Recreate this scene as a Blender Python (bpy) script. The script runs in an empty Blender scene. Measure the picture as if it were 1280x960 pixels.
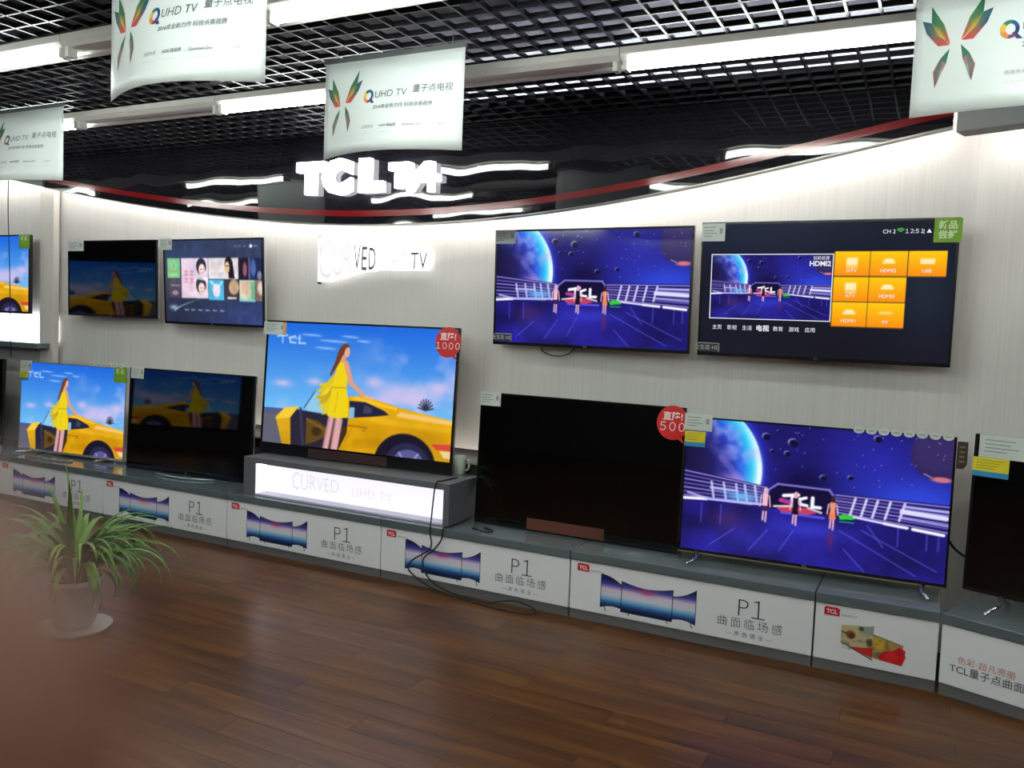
import bpy, bmesh, math, random
import numpy as np
from mathutils import Vector, Matrix

random.seed(7)
rng = np.random.default_rng(11)
C = bpy.context.scene.collection
sc = bpy.context.scene
PI = math.pi

# ------------------------------------------------------------------ camera, world, exposure
CAM_H = 1.5
RIGHT = Vector((0.892, 0.451, 0.042)).normalized()
DOWN = Vector((0.066, -0.038, -0.997))
DOWN = (DOWN - RIGHT * DOWN.dot(RIGHT)).normalized()
FWD = RIGHT.cross(DOWN).normalized()
FWD = FWD if FWD.y > 0 else -FWD
cam_data = bpy.data.cameras.new('camera')
cam_data.sensor_width = 36.0
cam_data.lens = 1050.0 / 1280.0 * 36.0
cam_data.clip_start = 0.004
cam_data.clip_end = 80
cam_data.dof.use_dof = True
cam_data.dof.focus_distance = 4.6
cam_data.dof.aperture_fstop = cam_data.lens / 3.2      # a phone lens: aperture about 3 mm across
cam = bpy.data.objects.new('camera', cam_data)
R = Matrix((RIGHT, -DOWN, -FWD)).transposed()
cam.matrix_world = Matrix.Translation((0, 0, CAM_H)) @ R.to_4x4()
C.objects.link(cam)
sc.camera = cam
sc.view_settings.view_transform = 'Standard'
sc.view_settings.look = 'None'
sc.view_settings.gamma = 1.0
sc.view_settings.use_curve_mapping = False
sc.view_settings.exposure = 0.0
world = bpy.data.worlds.new('world')
world.use_nodes = True
world.node_tree.nodes['Background'].inputs[0].default_value = (0.8, 0.9, 1.0, 1)
world.node_tree.nodes['Background'].inputs[1].default_value = 0.02
sc.world = world

TUBE_POWER = 40.0
COVE_POWER = 27.0

# ------------------------------------------------------------------ helpers
def lin(c):
    c = np.asarray(c, float) / 255.0
    return np.where(c <= 0.04045, c / 12.92, ((c + 0.055) / 1.055) ** 2.4)

MATS = {}
def mat(name, rgb=(128, 128, 128), rough=0.5, metal=0.0, spec=0.5, emit=None, power=1.0, alpha=None, coat=0.0):
    if name in MATS: return MATS[name]
    m = bpy.data.materials.new(name); m.use_nodes = True
    b = m.node_tree.nodes['Principled BSDF']
    b.inputs['Base Color'].default_value = (*lin(rgb), 1)
    b.inputs['Roughness'].default_value = rough
    b.inputs['Metallic'].default_value = metal
    b.inputs['Specular IOR Level'].default_value = spec
    b.inputs['Coat Weight'].default_value = coat
    if emit is not None:
        b.inputs['Emission Color'].default_value = (*lin(emit), 1)
        b.inputs['Emission Strength'].default_value = power
    if alpha is not None:
        b.inputs['Transmission Weight'].default_value = alpha
    MATS[name] = m
    return m

def nodes(m): return m.node_tree.nodes, m.node_tree.links

def tag(o, label=None, cat=None, group=None, kind=None):
    if label: o['label'] = label
    if cat: o['category'] = cat
    if group: o['group'] = group
    if kind: o['kind'] = kind
    return o

def empty(name, loc=(0, 0, 0), rot=(0, 0, 0)):
    o = bpy.data.objects.new(name, None)
    o.empty_display_size = 0.05
    o.location = loc; o.rotation_euler = rot
    C.objects.link(o)
    return o

def link(name, me, m=None, parent=None, loc=None, rot=None, scale=None):
    o = bpy.data.objects.new(name, me)
    if m is not None and len(me.materials) == 0: me.materials.append(m)
    if parent is not None: o.parent = parent
    if loc is not None: o.location = loc
    if rot is not None: o.rotation_euler = rot
    if scale is not None: o.scale = scale
    C.objects.link(o)
    return o

def bm_mesh(bm, name, smooth=False):
    me = bpy.data.meshes.new(name)
    bm.normal_update()
    bm.to_mesh(me); bm.free()
    if smooth:
        for p in me.polygons: p.use_smooth = True
    return me

def add_box(bm, x0, x1, y0, y1, z0, z1, bevel=0.0):
    r = bmesh.ops.create_cube(bm, size=1.0)
    vs = r['verts']
    for v in vs:
        v.co = Vector(((x0 + x1) / 2 + v.co.x * (x1 - x0), (y0 + y1) / 2 + v.co.y * (y1 - y0), (z0 + z1) / 2 + v.co.z * (z1 - z0)))
    if bevel > 0:
        es = list({e for v in vs for e in v.link_edges})
        bmesh.ops.bevel(bm, geom=es, offset=bevel, segments=2, affect='EDGES', profile=0.6)

def box(name, ext, m, parent=None, bevel=0.0, **k):
    bm = bmesh.new(); add_box(bm, *ext, bevel=bevel)
    return link(name, bm_mesh(bm, name), m, parent, **k)

def boxes(name, exts, m, parent=None, bevel=0.0, **k):
    bm = bmesh.new()
    for e in exts: add_box(bm, *e, bevel=bevel)
    return link(name, bm_mesh(bm, name), m, parent, **k)

def each_box(name, exts, m, parent=None, bevel=0.0):
    return [box(name, e, m, parent, bevel) for e in exts]

def frame_mesh(name, x0, x1, z0, z1, l, r, t, b, y0, y1, m, parent):
    """one connected picture-frame ring"""
    bm = bmesh.new()
    O = [(x0, z0), (x1, z0), (x1, z1), (x0, z1)]; I = [(x0 + l, z0 + b), (x1 - r, z0 + b), (x1 - r, z1 - t), (x0 + l, z1 - t)]
    V = [[bm.verts.new((x, y, z)) for x, z in q] for y in (y0, y1) for q in (O, I)]
    of, inf, ob, ib = V
    for i in range(4):
        j = (i + 1) % 4
        bm.faces.new((of[i], of[j], inf[j], inf[i])); bm.faces.new((ob[j], ob[i], ib[i], ib[j]))
        bm.faces.new((of[j], of[i], ob[i], ob[j])); bm.faces.new((inf[i], inf[j], ib[j], ib[i]))
    bmesh.ops.recalc_face_normals(bm, faces=bm.faces)
    return link(name, bm_mesh(bm, name), m, parent)

def add_lathe(bm, prof, seg=24, center=(0, 0, 0)):
    rings = []
    for r, z in prof:
        rings.append([bm.verts.new((center[0] + r * math.cos(2 * PI * i / seg), center[1] + r * math.sin(2 * PI * i / seg), center[2] + z)) for i in range(seg)])
    for a, b in zip(rings[:-1], rings[1:]):
        for i in range(seg):
            bm.faces.new((a[i], a[(i + 1) % seg], b[(i + 1) % seg], b[i]))
    bm.faces.new(list(reversed(rings[0]))); bm.faces.new(rings[-1])

def smooth_path(pts, n=8):
    P = [Vector(p) for p in pts]
    P = [P[0] * 2 - P[1]] + P + [P[-1] * 2 - P[-2]]
    out = []
    for i in range(1, len(P) - 2):
        for k in range(n):
            t = k / n
            a, b, c, d = P[i - 1], P[i], P[i + 1], P[i + 2]
            out.append(0.5 * ((2 * b) + (c - a) * t + (2 * a - 5 * b + 4 * c - d) * t * t + (3 * b - a - 3 * c + d) * t ** 3))
    out.append(P[-2])
    return out

def add_tube(bm, pts, r, seg=6):
    rings = []
    up = Vector((0.13, 0.21, 0.97))
    rs = r if isinstance(r, (list, tuple)) else [r] * len(pts)
    for i, p in enumerate(pts):
        d = (Vector(pts[min(i + 1, len(pts) - 1)]) - Vector(pts[max(i - 1, 0)]))
        d = d.normalized() if d.length > 1e-9 else Vector((0, 0, 1))
        a = d.cross(up)
        if a.length < 1e-4: a = d.cross(Vector((1, 0, 0)))
        a.normalize(); b = d.cross(a).normalized()
        rings.append([bm.verts.new(Vector(p) + (a * math.cos(2 * PI * k / seg) + b * math.sin(2 * PI * k / seg)) * rs[i]) for k in range(seg)])
    for A, B in zip(rings[:-1], rings[1:]):
        for k in range(seg): bm.faces.new((A[k], A[(k + 1) % seg], B[(k + 1) % seg], B[k]))
    bm.faces.new(list(reversed(rings[0]))); bm.faces.new(rings[-1])

def tube(name, pts, r, m, parent=None, smooth=True, seg=6, **k):
    bm = bmesh.new(); add_tube(bm, smooth_path(pts) if smooth else pts, r, seg)
    bmesh.ops.recalc_face_normals(bm, faces=bm.faces)
    return link(name, bm_mesh(bm, name, True), m, parent, **k)

def prism_xz(name, poly, y0, y1, m, parent=None, bevel=0.0, **k):
    """outline in x,z extruded in y"""
    bm = bmesh.new()
    f = [bm.verts.new((x, y0, z)) for x, z in poly]
    b = [bm.verts.new((x, y1, z)) for x, z in poly]
    n = len(poly)
    bm.faces.new(f); bm.faces.new(list(reversed(b)))
    for i in range(n): bm.faces.new((f[i], b[i], b[(i + 1) % n], f[(i + 1) % n]))
    bmesh.ops.recalc_face_normals(bm, faces=bm.faces)
    return link(name, bm_mesh(bm, name), m, parent, **k)

# --- text: a flat or extruded mesh standing in the x,z plane and facing -y
def text_mesh(body, size, align='CENTER', offset=0.0, extrude=0.0, spacing=1.0, res=3, warp=None):
    cu = bpy.data.curves.new('lettering', 'FONT')
    cu.body = body; cu.size = size; cu.align_x = align; cu.align_y = 'CENTER'
    cu.offset = offset; cu.extrude = extrude; cu.space_character = spacing; cu.resolution_u = res
    o = bpy.data.objects.new('lettering', cu)
    C.objects.link(o)
    me = bpy.data.meshes.new_from_object(o)
    bpy.data.objects.remove(o); bpy.data.curves.remove(cu)
    me.name = 'lettering'
    me.materials.clear()
    n = len(me.vertices)
    co = np.empty(n * 3, np.float32); me.vertices.foreach_get('co', co); co = co.reshape(-1, 3)
    new = np.stack([co[:, 0], -co[:, 2], co[:, 1]], 1)
    if warp is not None: new = warp(new)
    me.vertices.foreach_set('co', new.astype(np.float32).ravel())
    me.update()
    return me

def text(name, body, size, m, parent, loc, **k):
    rot = k.pop('rot', None)
    return link(name, text_mesh(body, size, **k), m, parent, loc=loc, rot=rot)

# --- pictures: painted with numpy, kept as vertex colours on a fine grid
class Canvas:
    def __init__(s, W, H, bg=(0, 0, 0), ss=2):
        s.W, s.H, s.ss = W * ss, H * ss, ss
        s.a = np.zeros((s.H, s.W, 3)); s.a[:] = bg
        y, x = np.mgrid[0:s.H, 0:s.W]
        s.u = (x + 0.5) / s.W; s.v = (y + 0.5) / s.H
        s.asp = W / H
    def blend(s, mask, col):
        mask = np.clip(mask, 0, 1)[..., None]
        s.a = s.a * (1 - mask) + np.asarray(col, float) * mask
    def add(s, mask, col): s.a = s.a + mask[..., None] * np.asarray(col, float)
    def poly(s, pts, col, alpha=1.0, blur=0):
        m = np.zeros_like(s.u, bool); n = len(pts)
        for i in range(n):
            x0, y0 = pts[i]; x1, y1 = pts[(i + 1) % n]
            if y0 == y1: continue
            c = ((y0 > s.v) != (y1 > s.v)) & (s.u < (x1 - x0) * (s.v - y0) / (y1 - y0) + x0)
            m ^= c
        m = m.astype(float)
        if blur: m = blur2(m, blur)
        s.blend(m * alpha, col)
    def ell(s, cx, cy, rx, ry, col, alpha=1.0, soft=0.05):
        d = np.sqrt(((s.u - cx) / rx) ** 2 + ((s.v - cy) / ry) ** 2)
        s.blend(np.clip((1 - d) / soft + 0.5, 0, 1) * alpha, col)
    def glow(s, cx, cy, rx, ry, col, k=1.0):
        d = ((s.u - cx) / rx) ** 2 + ((s.v - cy) / ry) ** 2
        s.blend(np.exp(-d) * k, col)
    def line(s, x0, y0, x1, y1, w, col, alpha=1.0):
        dx, dy = (x1 - x0) * s.asp, y1 - y0
        L = math.hypot(dx, dy) + 1e-9
        px, py = (s.u - x0) * s.asp, s.v - y0
        t = np.clip((px * dx + py * dy) / L ** 2, 0, 1)
        d = np.hypot(px - t * dx, py - t * dy)
        s.blend(np.clip((w - d) / (w * 0.5 + 1e-6), 0, 1) * alpha, col)
    def rect(s, x0, y0, x1, y1, col, alpha=1.0):
        s.blend(((s.u >= x0) & (s.u < x1) & (s.v >= y0) & (s.v < y1)).astype(float) * alpha, col)
    def out(s):
        k = s.ss
        return np.clip(s.a.reshape(s.H // k, k, s.W // k, k, 3).mean((1, 3)), 0, 255)

def blur2(a, r):
    for ax in (0, 1):
        k = int(r); c = np.cumsum(np.pad(a, [(k + 1, k) if i == ax else (0, 0) for i in (0, 1)], mode='edge'), axis=ax)
        n = a.shape[ax]
        hi = np.take(c, np.arange(2 * k + 1, n + 2 * k + 1), axis=ax); lo = np.take(c, np.arange(0, n), axis=ax)
        a = (hi - lo) / (2 * k + 1)
    return a

def noise2(H, W, cells, octaves=3):
    out = np.zeros((H, W)); amp = 1.0; tot = 0
    for o in range(octaves):
        cy, cx = max(2, int(cells[0] * 2 ** o)), max(2, int(cells[1] * 2 ** o))
        g = rng.random((cy + 2, cx + 2))
        yy = np.linspace(0, cy, H); xx = np.linspace(0, cx, W)
        yi = yy.astype(int); xi = xx.astype(int)
        fy = (yy - yi)[:, None]; fx = (xx - xi)[None]
        fy = fy * fy * (3 - 2 * fy); fx = fx * fx * (3 - 2 * fx)
        a = g[yi][:, xi]; b = g[yi][:, xi + 1]; c = g[yi + 1][:, xi]; d = g[yi + 1][:, xi + 1]
        out += amp * ((a * (1 - fx) + b * fx) * (1 - fy) + (c * (1 - fx) + d * fx) * fy)
        tot += amp; amp *= 0.5
    return out / tot

def picture_mesh(name, arr, gain=1.0):
    """unit picture: x -0.5..0.5, z 0..1, facing -y, colours as a point attribute"""
    H, W = arr.shape[:2]
    xs = np.linspace(-0.5, 0.5, W); zs = np.linspace(1, 0, H)
    co = np.zeros((H, W, 3), np.float32); co[..., 0] = xs[None]; co[..., 2] = zs[:, None]
    me = bpy.data.meshes.new(name)
    me.vertices.add(H * W); me.vertices.foreach_set('co', co.ravel())
    i = np.arange(H * W).reshape(H, W)
    q = np.stack([i[1:, :-1], i[1:, 1:], i[:-1, 1:], i[:-1, :-1]], -1).reshape(-1, 4).astype(np.int32)
    n = len(q)
    me.loops.add(n * 4); me.loops.foreach_set('vertex_index', q.ravel())
    me.polygons.add(n); me.polygons.foreach_set('loop_start', np.arange(0, n * 4, 4, dtype=np.int32))
    me.update(calc_edges=True)
    at = me.color_attributes.new('picture', 'FLOAT_COLOR', 'POINT')
    col = np.ones((H * W, 4), np.float32); col[:, :3] = lin(arr.reshape(-1, 3)) * gain
    at.data.foreach_set('color', col.ravel())
    return me

def attr_material(name, emission, rough, spec=0.5, power=1.0):
    m = bpy.data.materials.new(name); m.use_nodes = True
    N, L = nodes(m)
    b = N['Principled BSDF']
    a = N.new('ShaderNodeAttribute'); a.attribute_name = 'picture'
    if emission:
        b.inputs['Base Color'].default_value = (0.004, 0.004, 0.005, 1)
        L.new(a.outputs['Color'], b.inputs['Emission Color']); b.inputs['Emission Strength'].default_value = power
    else:
        L.new(a.outputs['Color'], b.inputs['Base Color'])
    b.inputs['Roughness'].default_value = rough
    b.inputs['Specular IOR Level'].default_value = spec
    return m

# ------------------------------------------------------------------ materials
def wall_material():
    m = bpy.data.materials.new('lined_wallpaper'); m.use_nodes = True
    N, L = nodes(m); b = N['Principled BSDF']
    tc = N.new('ShaderNodeTexCoord'); mp = N.new('ShaderNodeMapping')
    mp.inputs['Scale'].default_value = (90, 90, 1.2)
    nz = N.new('ShaderNodeTexNoise'); nz.inputs['Scale'].default_value = 1.0; nz.inputs['Detail'].default_value = 3
    cr = N.new('ShaderNodeValToRGB')
    cr.color_ramp.elements[0].position = 0.3; cr.color_ramp.elements[0].color = (*lin((196, 194, 190)), 1)
    cr.color_ramp.elements[1].position = 0.7; cr.color_ramp.elements[1].color = (*lin((206, 204, 200)), 1)
    L.new(tc.outputs['Object'], mp.inputs['Vector']); L.new(mp.outputs['Vector'], nz.inputs['Vector'])
    L.new(nz.outputs['Fac'], cr.inputs['Fac']); L.new(cr.outputs['Color'], b.inputs['Base Color'])
    b.inputs['Roughness'].default_value = 0.55
    return m

def wood_material():
    m = bpy.data.materials.new('laminate_wood'); m.use_nodes = True
    N, L = nodes(m); b = N['Principled BSDF']
    tc = N.new('ShaderNodeTexCoord'); oi = N.new('ShaderNodeObjectInfo')
    ad = N.new('ShaderNodeVectorMath'); ad.operation = 'ADD'
    ml = N.new('ShaderNodeVectorMath'); ml.operation = 'SCALE'; ml.inputs['Scale'].default_value = 37.0
    cb = N.new('ShaderNodeCombineXYZ')
    for i in range(3): L.new(oi.outputs['Random'], cb.inputs[i])
    L.new(cb.outputs[0], ml.inputs[0]); L.new(tc.outputs['Object'], ad.inputs[0]); L.new(ml.outputs[0], ad.inputs[1])
    mp = N.new('ShaderNodeMapping'); mp.inputs['Scale'].default_value = (0.9, 9, 9)
    L.new(ad.outputs[0], mp.inputs['Vector'])
    nz = N.new('ShaderNodeTexNoise'); nz.inputs['Scale'].default_value = 1.6; nz.inputs['Detail'].default_value = 5; nz.inputs['Distortion'].default_value = 0.6
    L.new(mp.outputs['Vector'], nz.inputs['Vector'])
    cr = N.new('ShaderNodeValToRGB')
    e = cr.color_ramp.elements
    e[0].position = 0.28; e[0].color = (*lin((56, 30, 8)), 1)
    e[1].position = 0.72; e[1].color = (*lin((106, 66, 22)), 1)
    x = e.new(0.5); x.color = (*lin((80, 46, 14)), 1)
    L.new(nz.outputs['Fac'], cr.inputs['Fac'])
    mr = N.new('ShaderNodeMapRange'); mr.inputs['To Min'].default_value = 0.93; mr.inputs['To Max'].default_value = 1.06
    L.new(oi.outputs['Random'], mr.inputs['Value'])
    hs = N.new('ShaderNodeHueSaturation'); L.new(cr.outputs['Color'], hs.inputs['Color']); L.new(mr.outputs[0], hs.inputs['Value'])
    L.new(hs.outputs['Color'], b.inputs['Base Color'])
    b.inputs['Roughness'].default_value = 0.29
    b.inputs['Specular IOR Level'].default_value = 0.26
    return m

def acrylic_material():
    m = bpy.data.materials.new('black_acrylic'); m.use_nodes = True
    N, L = nodes(m); b = N['Principled BSDF']
    b.inputs['Base Color'].default_value = (*lin((26, 25, 30)), 1)
    b.inputs['Roughness'].default_value = 0.025
    tc = N.new('ShaderNodeTexCoord'); mp = N.new('ShaderNodeMapping'); mp.inputs['Scale'].default_value = (2.2, 1, 1.2)
    nz = N.new('ShaderNodeTexNoise'); nz.inputs['Scale'].default_value = 1.9; nz.inputs['Detail'].default_value = 0.0
    bp = N.new('ShaderNodeBump'); bp.inputs['Strength'].default_value = 0.27; bp.inputs['Distance'].default_value = 0.02
    L.new(tc.outputs['Object'], mp.inputs['Vector']); L.new(mp.outputs['Vector'], nz.inputs['Vector'])
    L.new(nz.outputs['Fac'], bp.inputs['Height']); L.new(bp.outputs['Normal'], b.inputs['Normal'])
    return m

def leaf_material():
    m = bpy.data.materials.new('spider_leaf'); m.use_nodes = True
    N, L = nodes(m); b = N['Principled BSDF']
    oi = N.new('ShaderNodeObjectInfo'); cr = N.new('ShaderNodeValToRGB')
    cr.color_ramp.elements[0].color = (*lin((44, 88, 14)), 1); cr.color_ramp.elements[1].color = (*lin((96, 150, 32)), 1)
    L.new(oi.outputs['Random'], cr.inputs['Fac']); L.new(cr.outputs['Color'], b.inputs['Base Color'])
    b.inputs['Roughness'].default_value = 0.45
    return m

M_wall = wall_material(); M_wood = wood_material(); M_acryl = acrylic_material(); M_leaf = leaf_material()
M_pilaster = mat('pilaster_white', (214, 210, 202), 0.5)
M_red = mat('red_stripe', (118, 16, 20), 0.12)
M_greyfascia = mat('grey_fascia', (112, 114, 116), 0.5)
M_lip = mat('fascia_lip', (120, 116, 112), 0.3, 0.6)
M_slat = mat('ceiling_slat', (40, 39, 46), 0.4, 0.2)
M_void = mat('ceiling_void', (72, 68, 70), 0.9)
M_housing = mat('lamp_housing', (236, 233, 226), 0.45)
M_tube = mat('lit_tube', (255, 255, 255), 0.4, emit=(246, 255, 250), power=TUBE_POWER)
M_tube_off = mat('unlit_tube', (205, 205, 200), 0.25)
M_led = mat('led_strip', (255, 255, 255), 0.4, emit=(255, 250, 244), power=COVE_POWER)
M_led2 = mat('led_strip_low', (255, 255, 255), 0.4, emit=(255, 240, 226), power=14.0)
M_slab = mat('grey_glass_slab', (92, 103, 106), 0.13, spec=0.7)
M_carcass = mat('grey_carcass', (96, 99, 104), 0.45)
M_kick = mat('grey_kick', (104, 104, 106), 0.4)
PANEL_RGB = (246, 249, 253)
M_panel = mat('white_panel', PANEL_RGB, 0.35, spec=0.4)
M_print = attr_material('printed_picture', False, 0.35, 0.4)
M_ink = mat('dark_grey_ink', (52, 54, 60), 0.5)
M_inklight = mat('light_grey_ink', (120, 122, 128), 0.5)
M_inkpink = mat('pink_ink', (206, 128, 128), 0.5)
M_logored = mat('logo_red', (206, 24, 36), 0.4)
M_logowhite = mat('logo_white', (245, 245, 245), 0.5)
M_screen = attr_material('lit_screen', True, 0.09, 0.5, 1.0)
M_off = mat('dark_screen', (4, 4, 5), 0.03, spec=0.7)
M_bezel = mat('black_bezel', (16, 16, 18), 0.25)
M_bezel_grey = mat('brushed_bezel', (150, 146, 138), 0.3, 0.9)
M_bezel_gold = mat('champagne_bezel', (188, 170, 140), 0.28, 0.9)
M_bezel_silver = mat('silver_bezel', (196, 198, 200), 0.3, 0.7)
M_tvback = mat('tv_back', (24, 24, 26), 0.5)
M_chrome = mat('chrome', (205, 208, 212), 0.12, 1.0)
M_brown = mat('brown_grille', (94, 48, 34), 0.5)
M_brown2 = mat('dark_brown_grille', (52, 30, 28), 0.5)
M_uitext = mat('screen_text_white', (0, 0, 0), 0.5, emit=(235, 238, 245), power=0.95)
M_uigreen = mat('screen_text_green', (0, 0, 0), 0.5, emit=(70, 190, 60), power=0.95)
M_card = mat('pale_card', (206, 214, 208), 0.5)
M_cardline = mat('card_print', (150, 158, 154), 0.6)
M_yellow = mat('energy_yellow', (226, 210, 28), 0.5)
M_blue = mat('energy_blue', (48, 140, 196), 0.5)
M_green = mat('sticker_green', (116, 168, 28), 0.5)
M_greentext = mat('sticker_print', (220, 235, 190), 0.5)
M_promo = mat('promo_red', (212, 30, 34), 0.4)
M_promotext = mat('promo_white', (250, 232, 228), 0.5)
M_black = mat('black_panel', (16, 15, 17), 0.35)
M_glow = mat('niche_glow', (110, 110, 116), 0.5, emit=(244, 242, 255), power=1.05)
M_shelfglow = mat('shelf_glow', (255, 255, 255), 0.5, emit=(244, 246, 255), power=6.0)
M_led_bright = mat('led_point', (255, 255, 255), 0.5, emit=(250, 250, 255), power=10)
M_gloss_lav = mat('niche_floor', (188, 186, 205), 0.3)
M_niche_text = mat('niche_lettering', (90, 88, 96), 0.5, emit=(212, 206, 224), power=0.9)
M_sign = mat('sign_face', (255, 255, 255), 0.4, emit=(250, 249, 255), power=9.0)
M_halo = mat('letter_back_light', (255, 255, 255), 0.4, emit=(255, 255, 255), power=1.7)
M_lettergrey = mat('letter_outline', (96, 82, 92), 0.5)
M_letterface = mat('letter_face', (150, 144, 150), 0.4, emit=(238, 232, 240), power=0.75)
M_banner = mat('banner_sheet', (232, 240, 236), 0.32, spec=0.5)
M_bannerink = mat('banner_ink', (74, 84, 92), 0.5)
M_bannerpale = mat('banner_pale_ink', (150, 160, 158), 0.5)
M_rail = mat('banner_rail', (96, 100, 100), 0.4)
M_wire = mat('thin_wire', (160, 160, 160), 0.4, 0.6)
M_cable = mat('black_cable', (14, 14, 16), 0.45)
M_cablewhite = mat('grey_cable', (150, 154, 158), 0.4)
M_mug = mat('mug_glaze', (176, 188, 172), 0.25)
M_pot = mat('plant_pot', (196, 200, 196), 0.35)
M_soil = mat('soil', (46, 34, 24), 0.9)
M_badge = mat('badge_white', (206, 212, 208), 0.35)
M_badgegrey = mat('badge_grey', (120, 124, 126), 0.4)
M_tagbrown = mat('brown_tag', (58, 48, 34), 0.5)
M_tagprint = mat('tag_print', (130, 116, 78), 0.5)
M_remote = mat('remote_plastic', (150, 140, 128), 0.4)
M_rear = mat('rear_wall', (70, 68, 66), 0.7)
M_butterfly = attr_material('butterfly_print', False, 0.4, 0.4)

# ------------------------------------------------------------------ the room
WALL_Y = 4.60
FASC_Y = 4.20
CEIL_Z = 2.66
FLOOR_X0, FLOOR_X1 = -14.0, 4.0

floor = boxes('floor', [(FLOOR_X0, FLOOR_X1, -5, 6, -0.12, -0.012)], mat('floor_screed', (70, 50, 34), 0.8))
tag(floor, 'brown wood laminate floor in front of the display plinths', 'floor', kind='structure')
PW, PL = 0.135, 1.22
plank_me = []
bm = bmesh.new(); add_box(bm, -PL / 2 + 0.0006, PL / 2 - 0.0006, -PW / 2 + 0.0006, PW / 2 - 0.0006, -0.012, 0.0, 0.0005)
plank_me = bm_mesh(bm, 'plank')
rest = []
row = 0
y = 4.14
while y > -5:
    off = (row * 0.41) % PL
    x = -8.6 + off - PL
    inrow = y > 1.45
    while x < 2.6:
        if inrow and x > -7.9:
            o = link('plank', plank_me, M_wood, floor, loc=(x, y, 0))
        x += PL
    y -= PW; row += 1
y_in = 4.14 - PW * math.floor((4.14 - 1.45) / PW)
y_edge = y_in - PW / 2
bm = bmesh.new()
add_box(bm, FLOOR_X0, FLOOR_X1, -5, y_edge - 0.001, -0.012, -0.0004)
add_box(bm, FLOOR_X0, -9.2, y_edge, 6, -0.012, -0.0004)
add_box(bm, 3.2, FLOOR_X1, y_edge, 6, -0.012, -0.0004)
o = link('floorboards', bm_mesh(bm, 'floorboards'), M_wood, floor); o['kind'] = 'stuff'

# main back wall with its dark recess below, pilaster and turned right-hand section
def wall_grid(name, x0, x1, z0, z1, y0, y1, m):
    return boxes(name, [(x0, x1, y0, y1, z0, z1)], m)
w = wall_grid('wall_back', -6.62, 0.12, 0.74, 3.2, WALL_Y, WALL_Y + 0.12, M_wall); tag(w, kind='structure')
o = box('lower_panel', (-6.62, -1.2, WALL_Y + 0.06, WALL_Y + 0.12, 0.0, 0.74), M_black, w)
o = box('lower_wall', (-1.2, 0.12, WALL_Y, WALL_Y + 0.12, 0.0, 0.74), M_wall, w)
w = wall_grid('wall_left', -9.4, -6.62, 0.0, 3.2, WALL_Y - 0.02, WALL_Y + 0.12, M_wall); tag(w, kind='structure')
p = box('trim_1', (-6.74, -6.56, WALL_Y - 0.075, WALL_Y - 0.02, 0.0, 2.7), M_pilaster, None, 0.01); tag(p, kind='structure')
RW_ANG = math.radians(-20)
rw = box('wall_right', (0, 3.2, 0, 0.12, 0, 3.2), M_wall, None, loc=(0.12, WALL_Y, 0), rot=(0, 0, RW_ANG)); tag(rw, kind='structure')
w = box('wall_rear', (FLOOR_X0, FLOOR_X1, -5.12, -5.0, 0, 3.3), M_rear); tag(w, kind='structure')
w = box('wall_far_left', (FLOOR_X0 - 0.12, FLOOR_X0, -5, 6, 0, 3.3), M_rear); tag(w, kind='structure')
w = box('wall_far_right', (FLOOR_X1, FLOOR_X1 + 0.12, -5, 6, 0, 3.3), M_rear); tag(w, kind='structure')

# open grid ceiling: every slat a piece of its own, dark void above
ceil = box('ceiling', (FLOOR_X0, FLOOR_X1, -5, 6, 3.20, 3.28), M_void); tag(ceil, kind='structure')
CELL = 0.108; SLAT_H = 0.022; SLAT_T = 0.009
SX0, SX1, SY0, SY1 = -8.4, 2.2, 0.9, FASC_Y - 0.005
bm = bmesh.new(); add_box(bm, SX0, SX1, -SLAT_T / 2, SLAT_T / 2, 0, SLAT_H); me_x = bm_mesh(bm, 'slat')
bm = bmesh.new(); add_box(bm, -SLAT_T / 2, SLAT_T / 2, SY0, SY1, 0, SLAT_H); me_y = bm_mesh(bm, 'slat')
y = SY1 - 0.02
while y > SY0:
    link('slat', me_x, M_slat, ceil, loc=(0, y, CEIL_Z)); y -= CELL
x = SX0 + 0.05
while x < SX1:
    link('slat', me_y, M_slat, ceil, loc=(x, 0, CEIL_Z)); x += CELL
bm = bmesh.new()
y = SY0 - CELL
while y > -4.9:
    add_box(bm, SX0, SX1, y - SLAT_T / 2, y + SLAT_T / 2, CEIL_Z, CEIL_Z + SLAT_H); y -= CELL
x = SX0 + 0.05
while x < SX1:
    add_box(bm, x - SLAT_T / 2, x + SLAT_T / 2, -4.9, SY0 - 0.01, CEIL_Z, CEIL_Z + SLAT_H); x += CELL
o = link('slat_grid', bm_mesh(bm, 'slat_grid'), M_slat, ceil); o['kind'] = 'stuff'

# ------------------------------------------------------------------ black fascia with a red stripe
ARC_X = [-9.0, -6.757, -6.21, -5.79, -5.265, -4.623, -3.90, -3.256, -2.90, -2.567, -2.153, -1.68, -1.088, -0.635, -0.226, 0.011, 0.6]
ARC_Z = [2.60, 2.544, 2.459, 2.380, 2.297, 2.212, 2.150, 2.118, 2.111, 2.111, 2.129, 2.177, 2.280, 2.357, 2.430, 2.478, 2.60]
ARC_P = np.polyfit([x for x in ARC_X if -6.9 < x < 0.1], [z for x, z in zip(ARC_X, ARC_Z) if -6.9 < x < 0.1], 5)
def arc_z(x):                      # lower edge of the fascia, a wide downward bow
    if x < -6.757: return float(np.polyval(ARC_P, -6.757)) + (x + 6.757) * -0.03
    return float(np.polyval(ARC_P, x))
FX0, FX1 = -6.2, 0.0
fascia = empty('trim_2', (0, FASC_Y, 0)); tag(fascia, kind='structure')
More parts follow.
